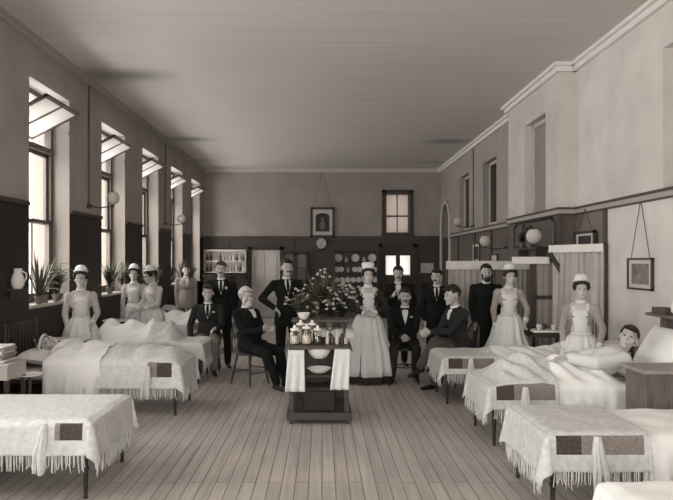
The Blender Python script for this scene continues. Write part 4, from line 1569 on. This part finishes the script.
def person(loc, face, label, pose=None, outfit='suit', scale=1.0, **o):
    """face in degrees: 0 looks at the camera, 90 towards the right wall, -90 towards the windows.
    local axes: front = -y, the person's left hand = +x"""
    p = dict(pz=.93, lean=0, side=0, twist=0, yaw=0, pitch=0, tilt=0, aL=V((.21, -.04, .78)), aR=V((-.21, -.04, .78)),
             eL=V((.5, .8, -.3)), eR=V((-.5, .8, -.3)), fL=V((.11, .02, .075)), fR=V((-.11, .02, .075)), kL=V((.1, -1, .1)), kR=V((-.1, -1, .1)),
             hL=None, hR=None, tL=None, tR=None, curl=.6)
    if pose:
        p.update(pose)
    e = empty('person', loc, R(face), label, 'person')
    e.scale = (scale,) * 3
    fem = outfit == 'nurse'
    sw = .165 if fem else .19
    pel = V((0, 0, p['pz']))
    T = Euler((R(p['lean']), R(p['side']), 0)).to_matrix() @ Matrix.Rotation(R(p['twist']), 3, 'Z')

    def U(x, y, z):
        return pel + T @ V((x, y, z))
    neck = U(0, .01, .52)
    HR = T @ Matrix.Rotation(R(p['yaw']), 3, 'Z') @ Matrix.Rotation(R(p['pitch']), 3, 'X') @ Matrix.Rotation(R(p['tilt']), 3, 'Y')
    hc = U(0, -.005, .562) + HR @ V((0, -.02, .105))

    def HH(x, y, z):
        return hc + HR @ V((x, y, z)) * 1.07
    S = {1: U(sw, .01, .43), -1: U(-sw, .01, .43)}
    hip = {1: pel + T @ V((.09, 0, -.02)), -1: pel + T @ V((-.09, 0, -.02))}
    arms, legs = {}, {}
    for s, k in ((1, 'L'), (-1, 'R')):
        wr = V(p['a' + k])
        el, wr = ik(S[s], wr, .285, .255, V(p['e' + k]))
        arms[s] = (el, wr)
        kn, an = ik(hip[s], V(p['f' + k]), .43, .415, V(p['k' + k]))
        legs[s] = (kn, an)
    # --- body
    b = MB()
    b.ell(U(0, 0, .34), (.15 if fem else .165, .10, .17), T).ell(U(0, 0, .14), (.125, .09, .17), T).ell(U(0, .0, 0), (.16, .105, .12), T)
    b.capsule(U(sw * .85, .01, .42), .05, U(0, .012, .47), .055).capsule(U(-sw * .85, .01, .42), .05, U(0, .012, .47), .055)
    b.capsule(U(0, .015, .47), .056, HH(0, .015, -.07), .05)
    for s in (1, -1):
        el, wr = arms[s]
        b.capsule(S[s], .05, el, .038).capsule(el, .038, wr, .026)
        kn, an = legs[s]
        b.capsule(hip[s], .08, kn, .052).capsule(kn, .05, an, .036)
    b.k = 1.07
    b.ell(HH(0, .018, .035), (.074, .092, .085), HR, 20, 14).ell(HH(0, -.028, -.02), (.062, .062, .09), HR, 20, 14).ell(HH(0, -.04, -.078), (.042, .045, .032), HR)
    b.capsule(HH(0, -.086, .012), .008, HH(0, -.108, -.026), .0125).ell(HH(0, -.083, .03), (.05, .014, .009), HR)
    b.ell(HH(0, -.09, -.058), (.02, .010, .0065), HR).ell(HH(0, -.087, -.07), (.017, .010, .006), HR).ell(HH(0, -.082, -.095), (.02, .018, .014), HR)
    for s in (1, -1):
        b.ell(HH(s * .078, .012, -.012), (.010, .018, .031), HR).ell(HH(s * .042, -.062, -.022), (.022, .022, .02), HR)
    b.k = 1.0
    # hands
    for s, k in ((1, 'L'), (-1, 'R')):
        el, wr = arms[s]
        d = p['h' + k]
        d = V(d).normalized() if d is not None else (wr - el).normalized()
        th = p['t' + k]
        th = V(th) if th is not None else V((-s * .3, -1, 0))       # where the thumb side points
        th = (th - d * th.dot(d))
        th = th.normalized() if th.length > 1e-3 else V((1, 0, 0))
        nrm = d.cross(th).normalized() * (1 if s > 0 else -1)   # back of the hand
        mt = Matrix((th, nrm, d)).transposed()
        b.capsule(wr, .026, wr + d * .03, .024)
        b.ell(wr + d * .06, (.040, .016, .048), mt)
        for i, (off, ln) in enumerate(((.030, .070), (.010, .080), (-.010, .074), (-.029, .058))):
            base = wr + d * .095 + th * off
            c = p['curl'] * (1 + .12 * i)
            d1 = (d * math.cos(c * .6) - nrm * math.sin(c * .6))
            d2 = (d * math.cos(c * 1.5) - nrm * math.sin(c * 1.5))
            m_ = base + d1 * ln * .5
            b.capsule(base - d * .02, .0095, m_, .0088).capsule(m_, .0088, m_ + d2 * ln * .5, .0075)
        tb = wr + d * .03 + th * .03
        t1 = tb + (d * .6 + th * .7 - nrm * .25).normalized() * .035
        b.capsule(tb, .012, t1, .0105).capsule(t1, .0105, t1 + (d * .9 + th * .15 - nrm * .3).normalized() * .032, .0085)
    skin = o.get('skin', 'skinf' if fem else 'skin')
    body = b.remesh('body', skin, e, o.get('voxel', .0075), 2)
    # --- face
    for s in (1, -1):
        MB().ell(HH(s * .029, -.083, .008), (.0135, .006, .0065), HR, 10, 6).build('eye', 'eye', e)
        MB().capsule(HH(s * .016, -.091, .0305), .004, HH(s * .046, -.078, .0265), .003).build('eyebrow', o.get('brow', 'hair'), e)
    MB().ell(HH(0, -.0965, -.063), (.021, .005, .0035), HR, 10, 6).build('lips', 'lip', e)
    # --- hair
    hm = o.get('hair', 'hair')
    if hm:
        b = MB()
        big = o.get('hairbig', 1.0)
        n, m_ = 34, 24
        R0 = (.083 * big, .101 * big, .096 * big)
        vs, keep = [], []
        for j in range(m_ + 1):
            ph = PI * j / m_
            for i in range(n):
                t = 2 * PI * i / n
                wob = 1 + .035 * math.sin(t * 5 + j * .7) + .03 * math.sin(t * 9 + j)
                q = V((R0[0] * math.sin(ph) * math.cos(t) * wob, R0[1] * math.sin(ph) * math.sin(t) * wob, R0[2] * math.cos(ph) * (1 + .02 * math.sin(t * 7))))
                vs.append(q)
        bald = o.get('bald', 0)
        fs = []

        def ok(q):
            line = .045 + bald if q.y < -.045 else (.0 if q.y < -.005 else -.055)
            if abs(q.x) > .05 and -.045 <= q.y < .03:
                line = -.005
            if bald and q.z > .03 and q.y < .05:
                return False
            return q.z > line
        for j in range(m_):
            for i in range(n):
                a, c = j * n + i, j * n + (i + 1) % n
                f = (a, c, c + n, a + n)
                ctr = sum((vs[k] for k in f), V()) / 4
                if ok(ctr):
                    fs.append(f)
        used = sorted({k for f in fs for k in f})
        mp = {k: i for i, k in enumerate(used)}
        b.add([HH(*(vs[k] + V((0, .016, .034)))) for k in used], [tuple(mp[k] for k in f) for f in fs])
        if fem:
            b.ell(HH(0, .095, .03), (.05, .04, .05), HR)
            for k in range(7):
                a = PI * (k + .5) / 7
                b.ell(HH(.068 * math.cos(a), -.045 - .026 * math.sin(a), .060 + .026 * math.sin(a)), (.022, .018, .018), HR, 8, 6)
            for s in (1, -1):
                b.ell(HH(s * .078, -.01, .03), (.02, .04, .04), HR, 10, 8)
        else:
            # a combed-over fringe along a side parting
            for k in range(6):
                b.ell(HH(-.04 + .017 * k, -.062 - .006 * math.sin(k), .088 + bald * .3 - .002 * k), (.022, .026, .016), HR, 8, 6) if not bald else None
        b.build('hair', hm, e, solid=.010)
    if o.get('moustache'):
        b = MB()
        for s in (1, -1):
            b.tube([HH(0, -.104, -.045), HH(s * .018, -.101, -.048), HH(s * .036, -.085, -.058)], [.009, .009, .003], 8)
        b.build('moustache', o['moustache'], e)
    if o.get('beard'):
        b = MB()
        b.ell(HH(0, -.055, -.098), (.05, .05, .045), HR).ell(HH(0, -.075, -.078), (.035, .03, .03), HR)
        for s in (1, -1):
            b.ell(HH(s * .058, -.02, -.05), (.016, .035, .05), HR)
            b.ell(HH(s * .02, -.097, -.047), (.02, .010, .008), HR)
        b.build('beard', o['beard'], e)
    if o.get('bandage'):
        b = MB()
        b.tube([HH(.086 * math.cos(a), .012 + .103 * math.sin(a), .058 - .02 * math.sin(a)) for a in [2 * PI * k / 24 for k in range(25)]], .016, 8)
        b.tube([HH(.084 * math.cos(a), .0, .012 + .112 * math.sin(a)) for a in [2 * PI * k / 24 for k in range(25)]], .014, 8)
        b.build('bandage', 'white', e)
    # --- clothes
    jm = o.get('jacket', 'black')
    tm = o.get('trousers', jm)
    seated = p['pz'] < .75

    def sleeves(b, r0, r1, r2, cut=.93):
        for s in (1, -1):
            el, wr = arms[s]
            b.capsule(S[s], r0, el, r1).capsule(el, r1, el.lerp(wr, cut), r2)

    def shoes(mat_='shoe', z0=.0):
        for s in (1, -1):
            kn, an = legs[s]
            fd = V(o['footdir'][0 if s > 0 else 1]) if 'footdir' in o else V((s * .25, -1, 0))
            fd.normalize()
            b = MB()
            hz = an + V((0, 0, -.035)) - fd * .03
            b.capsule(hz, .034, an + V((0, 0, -.045)) + fd * .10, .030).capsule(an + V((0, 0, -.048)) + fd * .1, .03, an + V((0, 0, -.052)) + fd * .17, .022)
            b.capsule(an + V((0, 0, .03)), .042, hz, .036)
            # flat sole
            b.remesh('shoe', mat_, e, .009, 2)

    def patch(name, m, tree, rows, off=.006, nx=8, side=-1, solid=.004):
        """cloth lying on the front of the garment: rows of (z, x0, x1) in torso coordinates"""
        b = MB()
        vs = []
        for (z, x0, x1) in rows:
            for i in range(nx + 1):
                x = x0 + (x1 - x0) * i / nx
                org = U(x, side * .6, z)
                hit = tree.ray_cast(org, T @ V((0, -side, 0)))
                q = hit[0] + (T @ V((0, side, 0))) * off if hit[0] is not None else U(x, side * .1, z)
                vs.append(q)
        fs = []
        for j in range(len(rows) - 1):
            for i in range(nx):
                a = j * (nx + 1) + i
                fs.append((a, a + 1, a + nx + 2, a + nx + 1))
        b.add(vs, fs)
        return b.build(name, m, e, solid=solid)

    if outfit == 'suit':
        b = MB()
        st = o.get('stout', 0)
        b.ell(U(0, .0, .33), (.185 + st * .5, .128 + st, .19), T).ell(U(0, -.005 - st * .4, .13), (.155 + st, .118 + st * 1.2, .2), T)
        b.capsule(U(sw * .9, .012, .418), .064, U(.03, .018, .452), .066).capsule(U(-sw * .9, .012, .418), .064, U(-.03, .018, .452), .066)
        b.ell(U(0, .02, .48), (.085, .065, .05), T)
        sleeves(b, .063, .054, .043)
        if seated:
            b.ell(U(0, .01, .0), (.19, .14, .12), T)
            for s in (1, -1):
                b.capsule(U(s * .1, .03, .0), .09, hip[s].lerp(legs[s][0], .3) + V((s * .02, 0, .01)), .09)
        else:
            b.tube([U(0, 0, .2), U(0, .0, -.02), U(0, .01, -.19)], [.15, .185, .2], 18)
        jac = b.remesh('jacket', jm, e, .012, 5)
        if not seated:
            pass
        bm = bmesh.new()
        bm.from_mesh(jac.data)
        tree = BVHTree.FromBMesh(bm)
        bm.free()
        if not o.get('noshirt'):
            vd = o.get('vdepth', .25)
            patch('shirt_front', 'white', tree, [(.515, -.045, .045), (.47, -.048, .048), (.42, -.042, .042), (.36, -.028, .028), (.515 - vd, -.006, .006)], .004)
            for s in (1, -1):
                patch('lapel', jm, tree, [(.50, s * .04, s * .085), (.44, s * .046, s * .105), (.38, s * .036, s * .095), (.30, s * .012, s * .055), (.24, s * .0, s * .012)], .010, 4)
            b = MB().lathe(U(0, .0, .50), [(.062, -.01), (.060, .035)], 20, ry=1.0, rot=T @ Matrix.Rotation(.15, 3, 'X'), cap=False)
            b.build('collar', 'white', e, solid=.006)
            if o.get('tie') == 'bow':
                b = MB()
                c = U(0, -.075, .492)
                for s in (1, -1):
                    b.ell(c + T @ V((s * .026, -.004, 0)), (.026, .010, .015), T)
                b.ell(c + T @ V((0, -.008, 0)), (.008, .009, .010), T)
                b.build('bow_tie', 'black', e)
            elif o.get('tie'):
                patch('necktie', 'black', tree, [(.50, -.012, .012), (.47, -.016, .016), (.40, -.022, .022), (.31, -.016, .016)], .010, 3)
        if o.get('flower'):
            b = MB()
            c = patch_pt = tree.ray_cast(U(.085, -.6, .37), T @ V((0, 1, 0)))[0]
            for k in range(6):
                a = k * PI / 3
                b.ell(c + T @ V((.014 * math.cos(a), -.014, .014 * math.sin(a))), .011, n=8, m=6)
            b.build('buttonhole_flower', 'petal', e)
        if o.get('kerchief'):
            patch('breast_handkerchief', 'white', tree, [(.385, .07, .11), (.365, .07, .115)], .010, 3)
        if o.get('buttons', 1):
            for z in (.2, .12, .04):
                h = tree.ray_cast(U(.0, -.6, z), T @ V((0, 1, 0)))[0]
                if h is not None:
                    MB().ell(h + T @ V((0, -.002, 0)), .009, n=8, m=6).build('button', 'shoe', e)
        for s in (1, -1):
            el, wr = arms[s]
            d = (wr - el).normalized()
            MB().tube([wr - d * .03, wr + d * .004], [.034, .034], 14).build('cuff', 'white', e)
        b = MB()
        b.ell(U(0, 0, -.01), (.165, .115, .12), T)
        for s in (1, -1):
            kn, an = legs[s]
            b.capsule(hip[s], .098, kn, .074).capsule(kn, .074, an + V((0, 0, .03)), .056)
        b.remesh('trousers', tm, e, .012, 4)
        shoes()
    elif outfit == 'nurse':
        dm = o.get('dress', 'dressgrey')
        b = MB()
        b.ell(U(0, 0, .32), (.148, .108, .165), T).ell(U(0, -.04, .33), (.13, .085, .09), T).ell(U(0, 0, .13), (.115, .09, .16), T)
        b.capsule(U(sw * .9, .01, .405), .052, U(.02, .01, .452), .058).capsule(U(-sw * .9, .01, .405), .052, U(-.02, .01, .452), .058)
        b.ell(U(0, .015, .47), (.085, .065, .06), T)
        for s in (1, -1):
            b.ell(S[s] + T @ V((s * .008, 0, -.03)), (.060, .062, .075), T)
        sleeves(b, .054, .048, .036, .90)
        bod = b.remesh('bodice', dm, e, .012, 4)
        bm = bmesh.new()
        bm.from_mesh(bod.data)
        tree = BVHTree.FromBMesh(bm)
        bm.free()
        waist = p['pz'] + .10
        wid = o.get('skirt', .36)

        def rip(a, t):
            return (.004 + .022 * t) * (math.sin(a * 11 + 2 * t) + .5 * math.sin(a * 17 + 1))
        prof = [(.118, waist), (.165, waist - .06), (.205, waist - .16), (.24, waist - .32), (wid * .86, waist - .55), (wid * .96, waist - .8), (wid, .02)]
        sk = MB().lathe((0, 0, 0), prof, 64, ry=.88, ripple=rip)
        sk.build('skirt', dm, e, angle=80)
        if o.get('apron', 1):
            def rip2(a, t):
                return rip(a, t) + .010 + .012 * t * math.sin(a * 7)
            prof2 = [(r, z) for r, z in prof[:-1]] + [(wid * .985, .12)]
            ap = MB().lathe((0, 0, 0), prof2, 56, ry=.88, ripple=rip2, cap=False, a0=-PI / 2 - 1.75, a1=-PI / 2 + 1.75)
            ap.build('apron_skirt', 'white', e, solid=.004, angle=80)
            if o.get('bib', 1):
                bw = o.get('bibw', .085)
                patch('apron_bib', 'white', tree, [(.42, -bw, bw), (.36, -bw - .005, bw + .005), (.28, -bw, bw), (.2, -.08, .08), (.09, -.085, .085)], .008, 12)
                for s in (1, -1):
                    patch('apron_strap', 'white', tree, [(.49, s * .068, s * .105), (.45, s * .065, s * .105), (.40, s * .06, s * .1)], .012, 3)
        MB().lathe(U(0, 0, .10), [(.122, -.025), (.120, .02)], 30, ry=.84, rot=T, cap=False).build('belt', 'white' if o.get('apron', 1) else dm, e, solid=.01)
        MB().lathe(U(0, .0, .50), [(.066, -.012), (.058, .035)], 20, rot=T @ Matrix.Rotation(.12, 3, 'X'), cap=False).build('collar', 'white', e, solid=.007)
        for s in (1, -1):
            el, wr = arms[s]
            d = (wr - el).normalized()
            MB().tube([wr - d * .06, wr + d * .0], [.041, .038], 16).build('cuff', 'white', e)
        # cap
        hc_ = o.get('cap', 'puff')
        b = MB()
        up = HR @ Matrix.Rotation(-.12, 3, 'X')
        c = HH(0, .02, .098)
        if hc_ == 'flat':
            b.lathe(c, [(.082, -.01), (.088, .03), (.094, .07), (.082, .088), (.04, .092), (.001, .093)], 40, rot=up, ripple=lambda a, t: .006 * math.sin(a * 12) * (1 - t))
        else:
            b.lathe(c, [(.086, -.012), (.100, .006), (.078, .022), (.080, .045), (.062, .075), (.03, .092), (.001, .096)], 40, rot=up, ripple=lambda a, t: .008 * math.sin(a * 14) * (1 - t) ** 2)
        b.build('nurse_cap', 'white', e, angle=80)
        if o.get('streamer'):
            b = MB()
            b.grid(lambda u, v: HH((u - .5) * .10 + .01 * math.sin(v * 8), .11 + .02 * math.sin(u * 9) + .03 * v, .12 - .55 * v), 12, 12)
            b.build('cap_streamer', 'white', e, solid=.003)
        shoes()
    elif outfit == 'nightshirt':
        b = MB()
        b.ell(U(0, 0, .33), (.19, .14, .19), T).ell(U(0, 0, .12), (.18, .14, .2), T)
        b.capsule(U(sw * .8, .01, .43), .078, U(-sw * .8, .01, .43), .078)
        sleeves(b, .078, .07, .058, .92)
        b.ell(U(0, 0, -.02), (.2, .15, .15), T)
        for s in (1, -1):
            b.capsule(hip[s], .10, legs[s][0], .07).capsule(legs[s][0], .07, legs[s][1].lerp(legs[s][0], .4), .07)
        b.remesh('nightshirt', 'white', e, .012, 4)
        MB().lathe(U(0, .0, .495), [(.07, -.015), (.064, .02)], 20, rot=T, cap=False).build('collar', 'white', e, solid=.008)
    elif outfit == 'gown':
        b = MB()
        b.ell(U(0, .0, .33), (.18, .128, .19), T).ell(U(0, -.005, .13), (.155, .118, .2), T)
        b.capsule(U(sw * .9, .012, .418), .064, U(.03, .018, .452), .066).capsule(U(-sw * .9, .012, .418), .064, U(-.03, .018, .452), .066).ell(U(0, .02, .48), (.085, .065, .05), T)
        sleeves(b, .063, .054, .043)
        b.tube([U(0, 0, .2), U(0, .0, -.05), U(0, .01, -.4), U(0, .0, -.80)], [.15, .185, .2, .24], 20)
        b.remesh('long_coat', jm, e, .012, 5)
        MB().lathe(U(0, .0, .50), [(.064, -.01), (.060, .038)], 20, rot=T, cap=False).build('collar', 'white', e, solid=.006)
        shoes()
    return e


def chair(loc, rz, lab, back='spindle', seat_z=.45):
    e = empty('wooden_chair', loc, R(rz), lab, 'chair', 'chairs of the seated men')
    MB().lathe((0, 0, seat_z - .03), [(.19, 0), (.21, .012), (.205, .03), (.001, .022)], 28, ry=.95).build('seat', 'wood', e)
    for sx_ in (-1, 1):
        for sy in (-1, 1):
            a, c = V((sx_ * .13, sy * .12, seat_z - .03)), V((sx_ * .19, sy * .19, 0))
            MB().tube([a, a.lerp(c, .2), a.lerp(c, .35), a.lerp(c, .5), a.lerp(c, .65), c], [.015, .02, .014, .022, .016, .013], 10).build('leg', 'wood', e)
    st = MB()
    st.tube([(-.165, -.165, .17), (.165, -.165, .17)], .009, 6).tube([(-.165, .165, .17), (.165, .165, .17)], .009, 6)
    st.tube([(-.17, -.165, .22), (-.17, .165, .22)], .009, 6).tube([(.17, -.165, .22), (.17, .165, .22)], .009, 6)
    st.build('stretcher', 'wood', e)
    bk = MB()
    bk.tube([(.18 * math.cos(PI * k / 14), .17 + .07 * math.sin(PI * k / 14), seat_z + .44 * math.sin(PI * k / 14) ** .7) for k in range(15)], .013, 8)
    for k in range(-2, 3):
        bk.tube([(k * .05, .17, seat_z), (k * .06, .235, seat_z + .44 * (1 - (k / 3.4) ** 2) ** .35)], .007, 6)
    bk.build('backrest', 'wood', e)
    return e


SEAT = dict(pz=.545, fL=V((.13, -.44, .075)), fR=V((-.13, -.42, .075)), kL=V((.15, -1, 1)), kR=V((-.15, -1, 1)),
            aL=V((.14, -.34, .66)), aR=V((-.14, -.34, .66)), eL=V((.45, .8, -.4)), eR=V((-.45, .8, -.4)))


def S_(**k):
    d = dict(SEAT)
    d.update(k)
    return d


def X_(px, Y):
    return (px - VX) / F * Y


# --- men, from the window side to the right
person((X_(221, 10.5), 10.5, 0), 8, 'standing fair-haired man in a dark suit with a white buttonhole flower',
       dict(aL=V((.2, -.08, .85)), aR=V((-.2, -.06, .82)), yaw=-4), scale=1.01, jacket='black', hair='hairbrown', flower=True, tie=True, moustache='hairbrown')
L2 = (X_(208, 10.25), 10.25, 0)
person(L2, 6, 'seated clean-shaven man in a dark jacket and grey trousers beside the white bed',
       S_(lean=-2, aR=V((-.26, -.12, .52)), aL=V((.12, -.30, .68)), curl=.5, fL=V((.12, -.42, .075)), fR=V((-.10, -.46, .075))), jacket='dark', trousers='tweed', scale=1.02, tie=True, kerchief=True)
chair(L2, 6, 'chair under the seated clean-shaven man beside the white bed')
L3 = (X_(250, 9.15), 9.15, 0)
person(L3, 52, 'seated elderly white-haired man with a white beard in black, hands folded on his belly',
       S_(lean=-9, aL=V((.04, -.30, .80)), aR=V((-.05, -.30, .77)), hL=V((-1, -.1, 0)), hR=V((1, -.1, 0)), tL=V((0, 0, 1)), tR=V((0, 0, 1)), curl=.8, yaw=-12, pitch=8, fL=V((.12, -.55, .075)), fR=V((-.10, -.58, .075))),
       jacket='black', trousers='black', hair='hairwhite', beard='hairwhite', stout=.03, scale=1.03, brow='hairwhite', vdepth=.16)
chair(L3, 52, 'turned-leg wooden chair under the elderly white-bearded man')
person((X_(287, 9.9), 9.9, 0), 14, 'tall standing man with a moustache, hand on hip, behind the trolley',
       dict(aR=V((-.20, -.10, 1.0)), eR=V((-1, .35, 0)), hR=V((.5, -.5, -.5)), aL=V((.16, -.30, 1.02)), eL=V((.7, .6, -.4)), yaw=8, side=-1), scale=1.03, jacket='black', moustache='hair', tie=True, footdir=((.2, -1, 0), (-.4, -1, 0)))
person((X_(398, 10.75), 10.75, 0), -5, 'man with a moustache standing behind the seated bow-tied man, hand raised to his chest',
       dict(lean=9, aR=V((-.10, -.26, 1.2)), hR=V((.4, -.2, .8)), aL=V((.2, -.2, .95)), pitch=-4), scale=.97, jacket='black', moustache='hair', vdepth=.3)
L6 = (X_(405, 9.65), 9.65, 0)
person(L6, -6, 'seated man with a moustache, bow tie and pocket handkerchief, hands in his lap',
       S_(aL=V((.05, -.33, .62)), aR=V((-.06, -.32, .64)), hL=V((-.8, -.5, 0)), hR=V((.8, -.5, -.1)), tL=V((0, -.2, 1)), tR=V((0, -.2, 1)), fR=V((-.20, -.50, .075)), fL=V((.14, -.36, .075)), curl=.8),
       jacket='black', trousers='dark', tie='bow', moustache='hair', kerchief=True, scale=1.0)
chair(L6, -6, 'chair under the seated bow-tied man')
person((X_(437, 10.2), 10.2, 0), -12, 'man with a dark moustache standing behind the man in profile',
       dict(lean=5, aL=V((.15, -.22, .95)), aR=V((-.2, -.1, .85)), yaw=-14), scale=.945, jacket='black', moustache='hair', tie=True)
L8 = (X_(460, 8.98), 8.98, 0)
person(L8, -72, 'seated man in profile with crossed legs and clasped hands, facing the trolley',
       S_(lean=8, aL=V((.02, -.44, .72)), aR=V((-.04, -.44, .70)), hL=V((-.6, -.8, 0)), hR=V((.6, -.8, 0)), tL=V((0, 0, 1)), tR=V((0, 0, 1)), fL=V((.10, -.44, .075)), fR=V((.16, -.66, .30)), kR=V((.3, -1, 1.2)), pitch=2, curl=.9, yaw=4),
       jacket='dark', trousers='greywool', hair='hair', scale=1.06, brow='hair', vdepth=.14, footdir=((0, -1, 0), (.1, -1, -.25)))
chair(L8, -72, 'chair under the man in profile with crossed legs')
person((X_(486, 9.85), 9.85, 0), -4, 'bearded man in a long black coat with a white collar standing by the cubicle',
       dict(aL=V((.19, -.06, .84)), aR=V((-.19, -.06, .84))), outfit='gown', scale=.985, jacket='black', beard='hair')
# --- nurses
person((X_(368, 9.3), 9.3, 0), 2, 'nurse in a black dress, full white apron and flat cap beside the trolley',
       dict(aL=V((.05, -.19, 1.04)), aR=V((-.05, -.19, 1.03)), eL=V((1, .25, -.1)), eR=V((-1, .25, -.1)), hL=V((-1, -.2, -.1)), hR=V((1, -.2, -.1)), tL=V((0, -.2, 1)), tR=V((0, -.2, 1)), curl=.7),
       outfit='nurse', dress='dressdark', cap='flat', scale=.965, skirt=.37)
nr1 = person((X_(509, 9.2), 9.2, 0), -6, 'nurse in a pale bibbed apron standing beside the bearded man in the long coat',
       dict(aL=V((.20, -.18, .93)), aR=V((-.20, -.02, .84)), eL=V((.7, .8, -.2)), yaw=10, pitch=6), outfit='nurse', dress='dressgrey', scale=.96, skirt=.40, bibw=.11)
nr2 = person((X_(581, 7.3), 7.3, 0), -28, 'nurse in a white apron with a strapped bib standing beside the propped-up patient',
       dict(aL=V((.22, -.14, .88)), aR=V((-.20, -.04, .86)), eL=V((.7, .8, -.2)), yaw=14, pitch=2), outfit='nurse', dress='dressgrey', scale=.895, skirt=.36, voxel=.007, bibw=.09)
person((X_(81, 8.78), 8.78, 0), 22, 'nurse with long cap streamer standing alone before the nearest window',
       dict(yaw=-12, aL=V((.14, -.16, .95)), aR=V((-.17, -.06, .86))), outfit='nurse', dress='dresspale', scale=.945, skirt=.27, streamer=True)
person((X_(134, 11.45), 11.45, 0), 10, 'nurse in a white cap, the left one of the pair standing by the second window',
       dict(yaw=-4), outfit='nurse', dress='dresspale', scale=.95, skirt=.30)
person((X_(153, 10.95), 10.95, 0), -35, 'nurse looking down, the right one of the pair standing by the second window',
       dict(yaw=-25, pitch=14, aL=V((.1, -.28, 1.02)), aR=V((-.1, -.3, 1.0))), outfit='nurse', dress='dresspale', scale=.94, skirt=.32)
person((X_(186, 14.3), 14.3, 0), 20, 'young man in a light jacket standing far back near the third window',
       dict(), scale=.965, jacket='palewool', trousers='tweed', hair='hairbrown', noshirt=False)
# --- patients
b0 = person((2.55, 6.40, 0), -90, 'dark-haired patient in a white nightshirt propped up in bed',
            dict(pz=.575, lean=-58, fL=V((.1, -1.2, .56)), fR=V((-.1, -1.2, .56)), kL=V((0, 0, -1)), kR=V((0, 0, -1)), aL=V((.10, -.12, .80)), aR=V((-.16, -.08, .76)), eL=V((1, .3, -.2)), eR=V((-1, .3, -.2)), hL=V((-.3, -1, 0)), hR=V((.3, -1, 0)), yaw=62, pitch=14, tilt=-34),
            outfit='nightshirt', hair='hair', voxel=.007)
person((-2.60, 7.62, .0), 90, 'bandaged patient lying flat in bed with head on the pillow',
       dict(pz=.60, lean=-78, fL=V((.1, -1.2, .57)), fR=V((-.1, -1.2, .57)), kL=V((0, 0, -1)), kR=V((0, 0, -1)), aL=V((.20, -.02, .56)), aR=V((-.20, -.02, .56)), eL=V((.3, 0, -1)), eR=V((-.3, 0, -1)), yaw=-52, pitch=12),
       outfit='nightshirt', hair='hair', bandage=True)

# held things
def held(name, pr, s, off, lab, cat, mb, m):
    o = mb.build(name, m)
    o.location = Vector(pr) + Vector(off)
    tag(o, lab, cat)
    return o


held('hand_mirror', nr1.location, 1, (.19, -.26, .80), 'dark round pouch held low by the nurse beside the bearded man', 'pouch',
     MB().ell((0, 0, -.02), (.055, .03, .075)).tube([(0, 0, .04), (0, 0, .10)], .008, 8), 'hair')
held('dark_glove', nr2.location, 1, (.13, -.26, .66), 'dark pouch held in the hand of the nurse beside the propped-up patient', 'pouch',
     MB().ell((0, 0, 0), (.05, .035, .07)).tube([(0, 0, .05), (0, 0, .10)], .01, 8), 'hair')
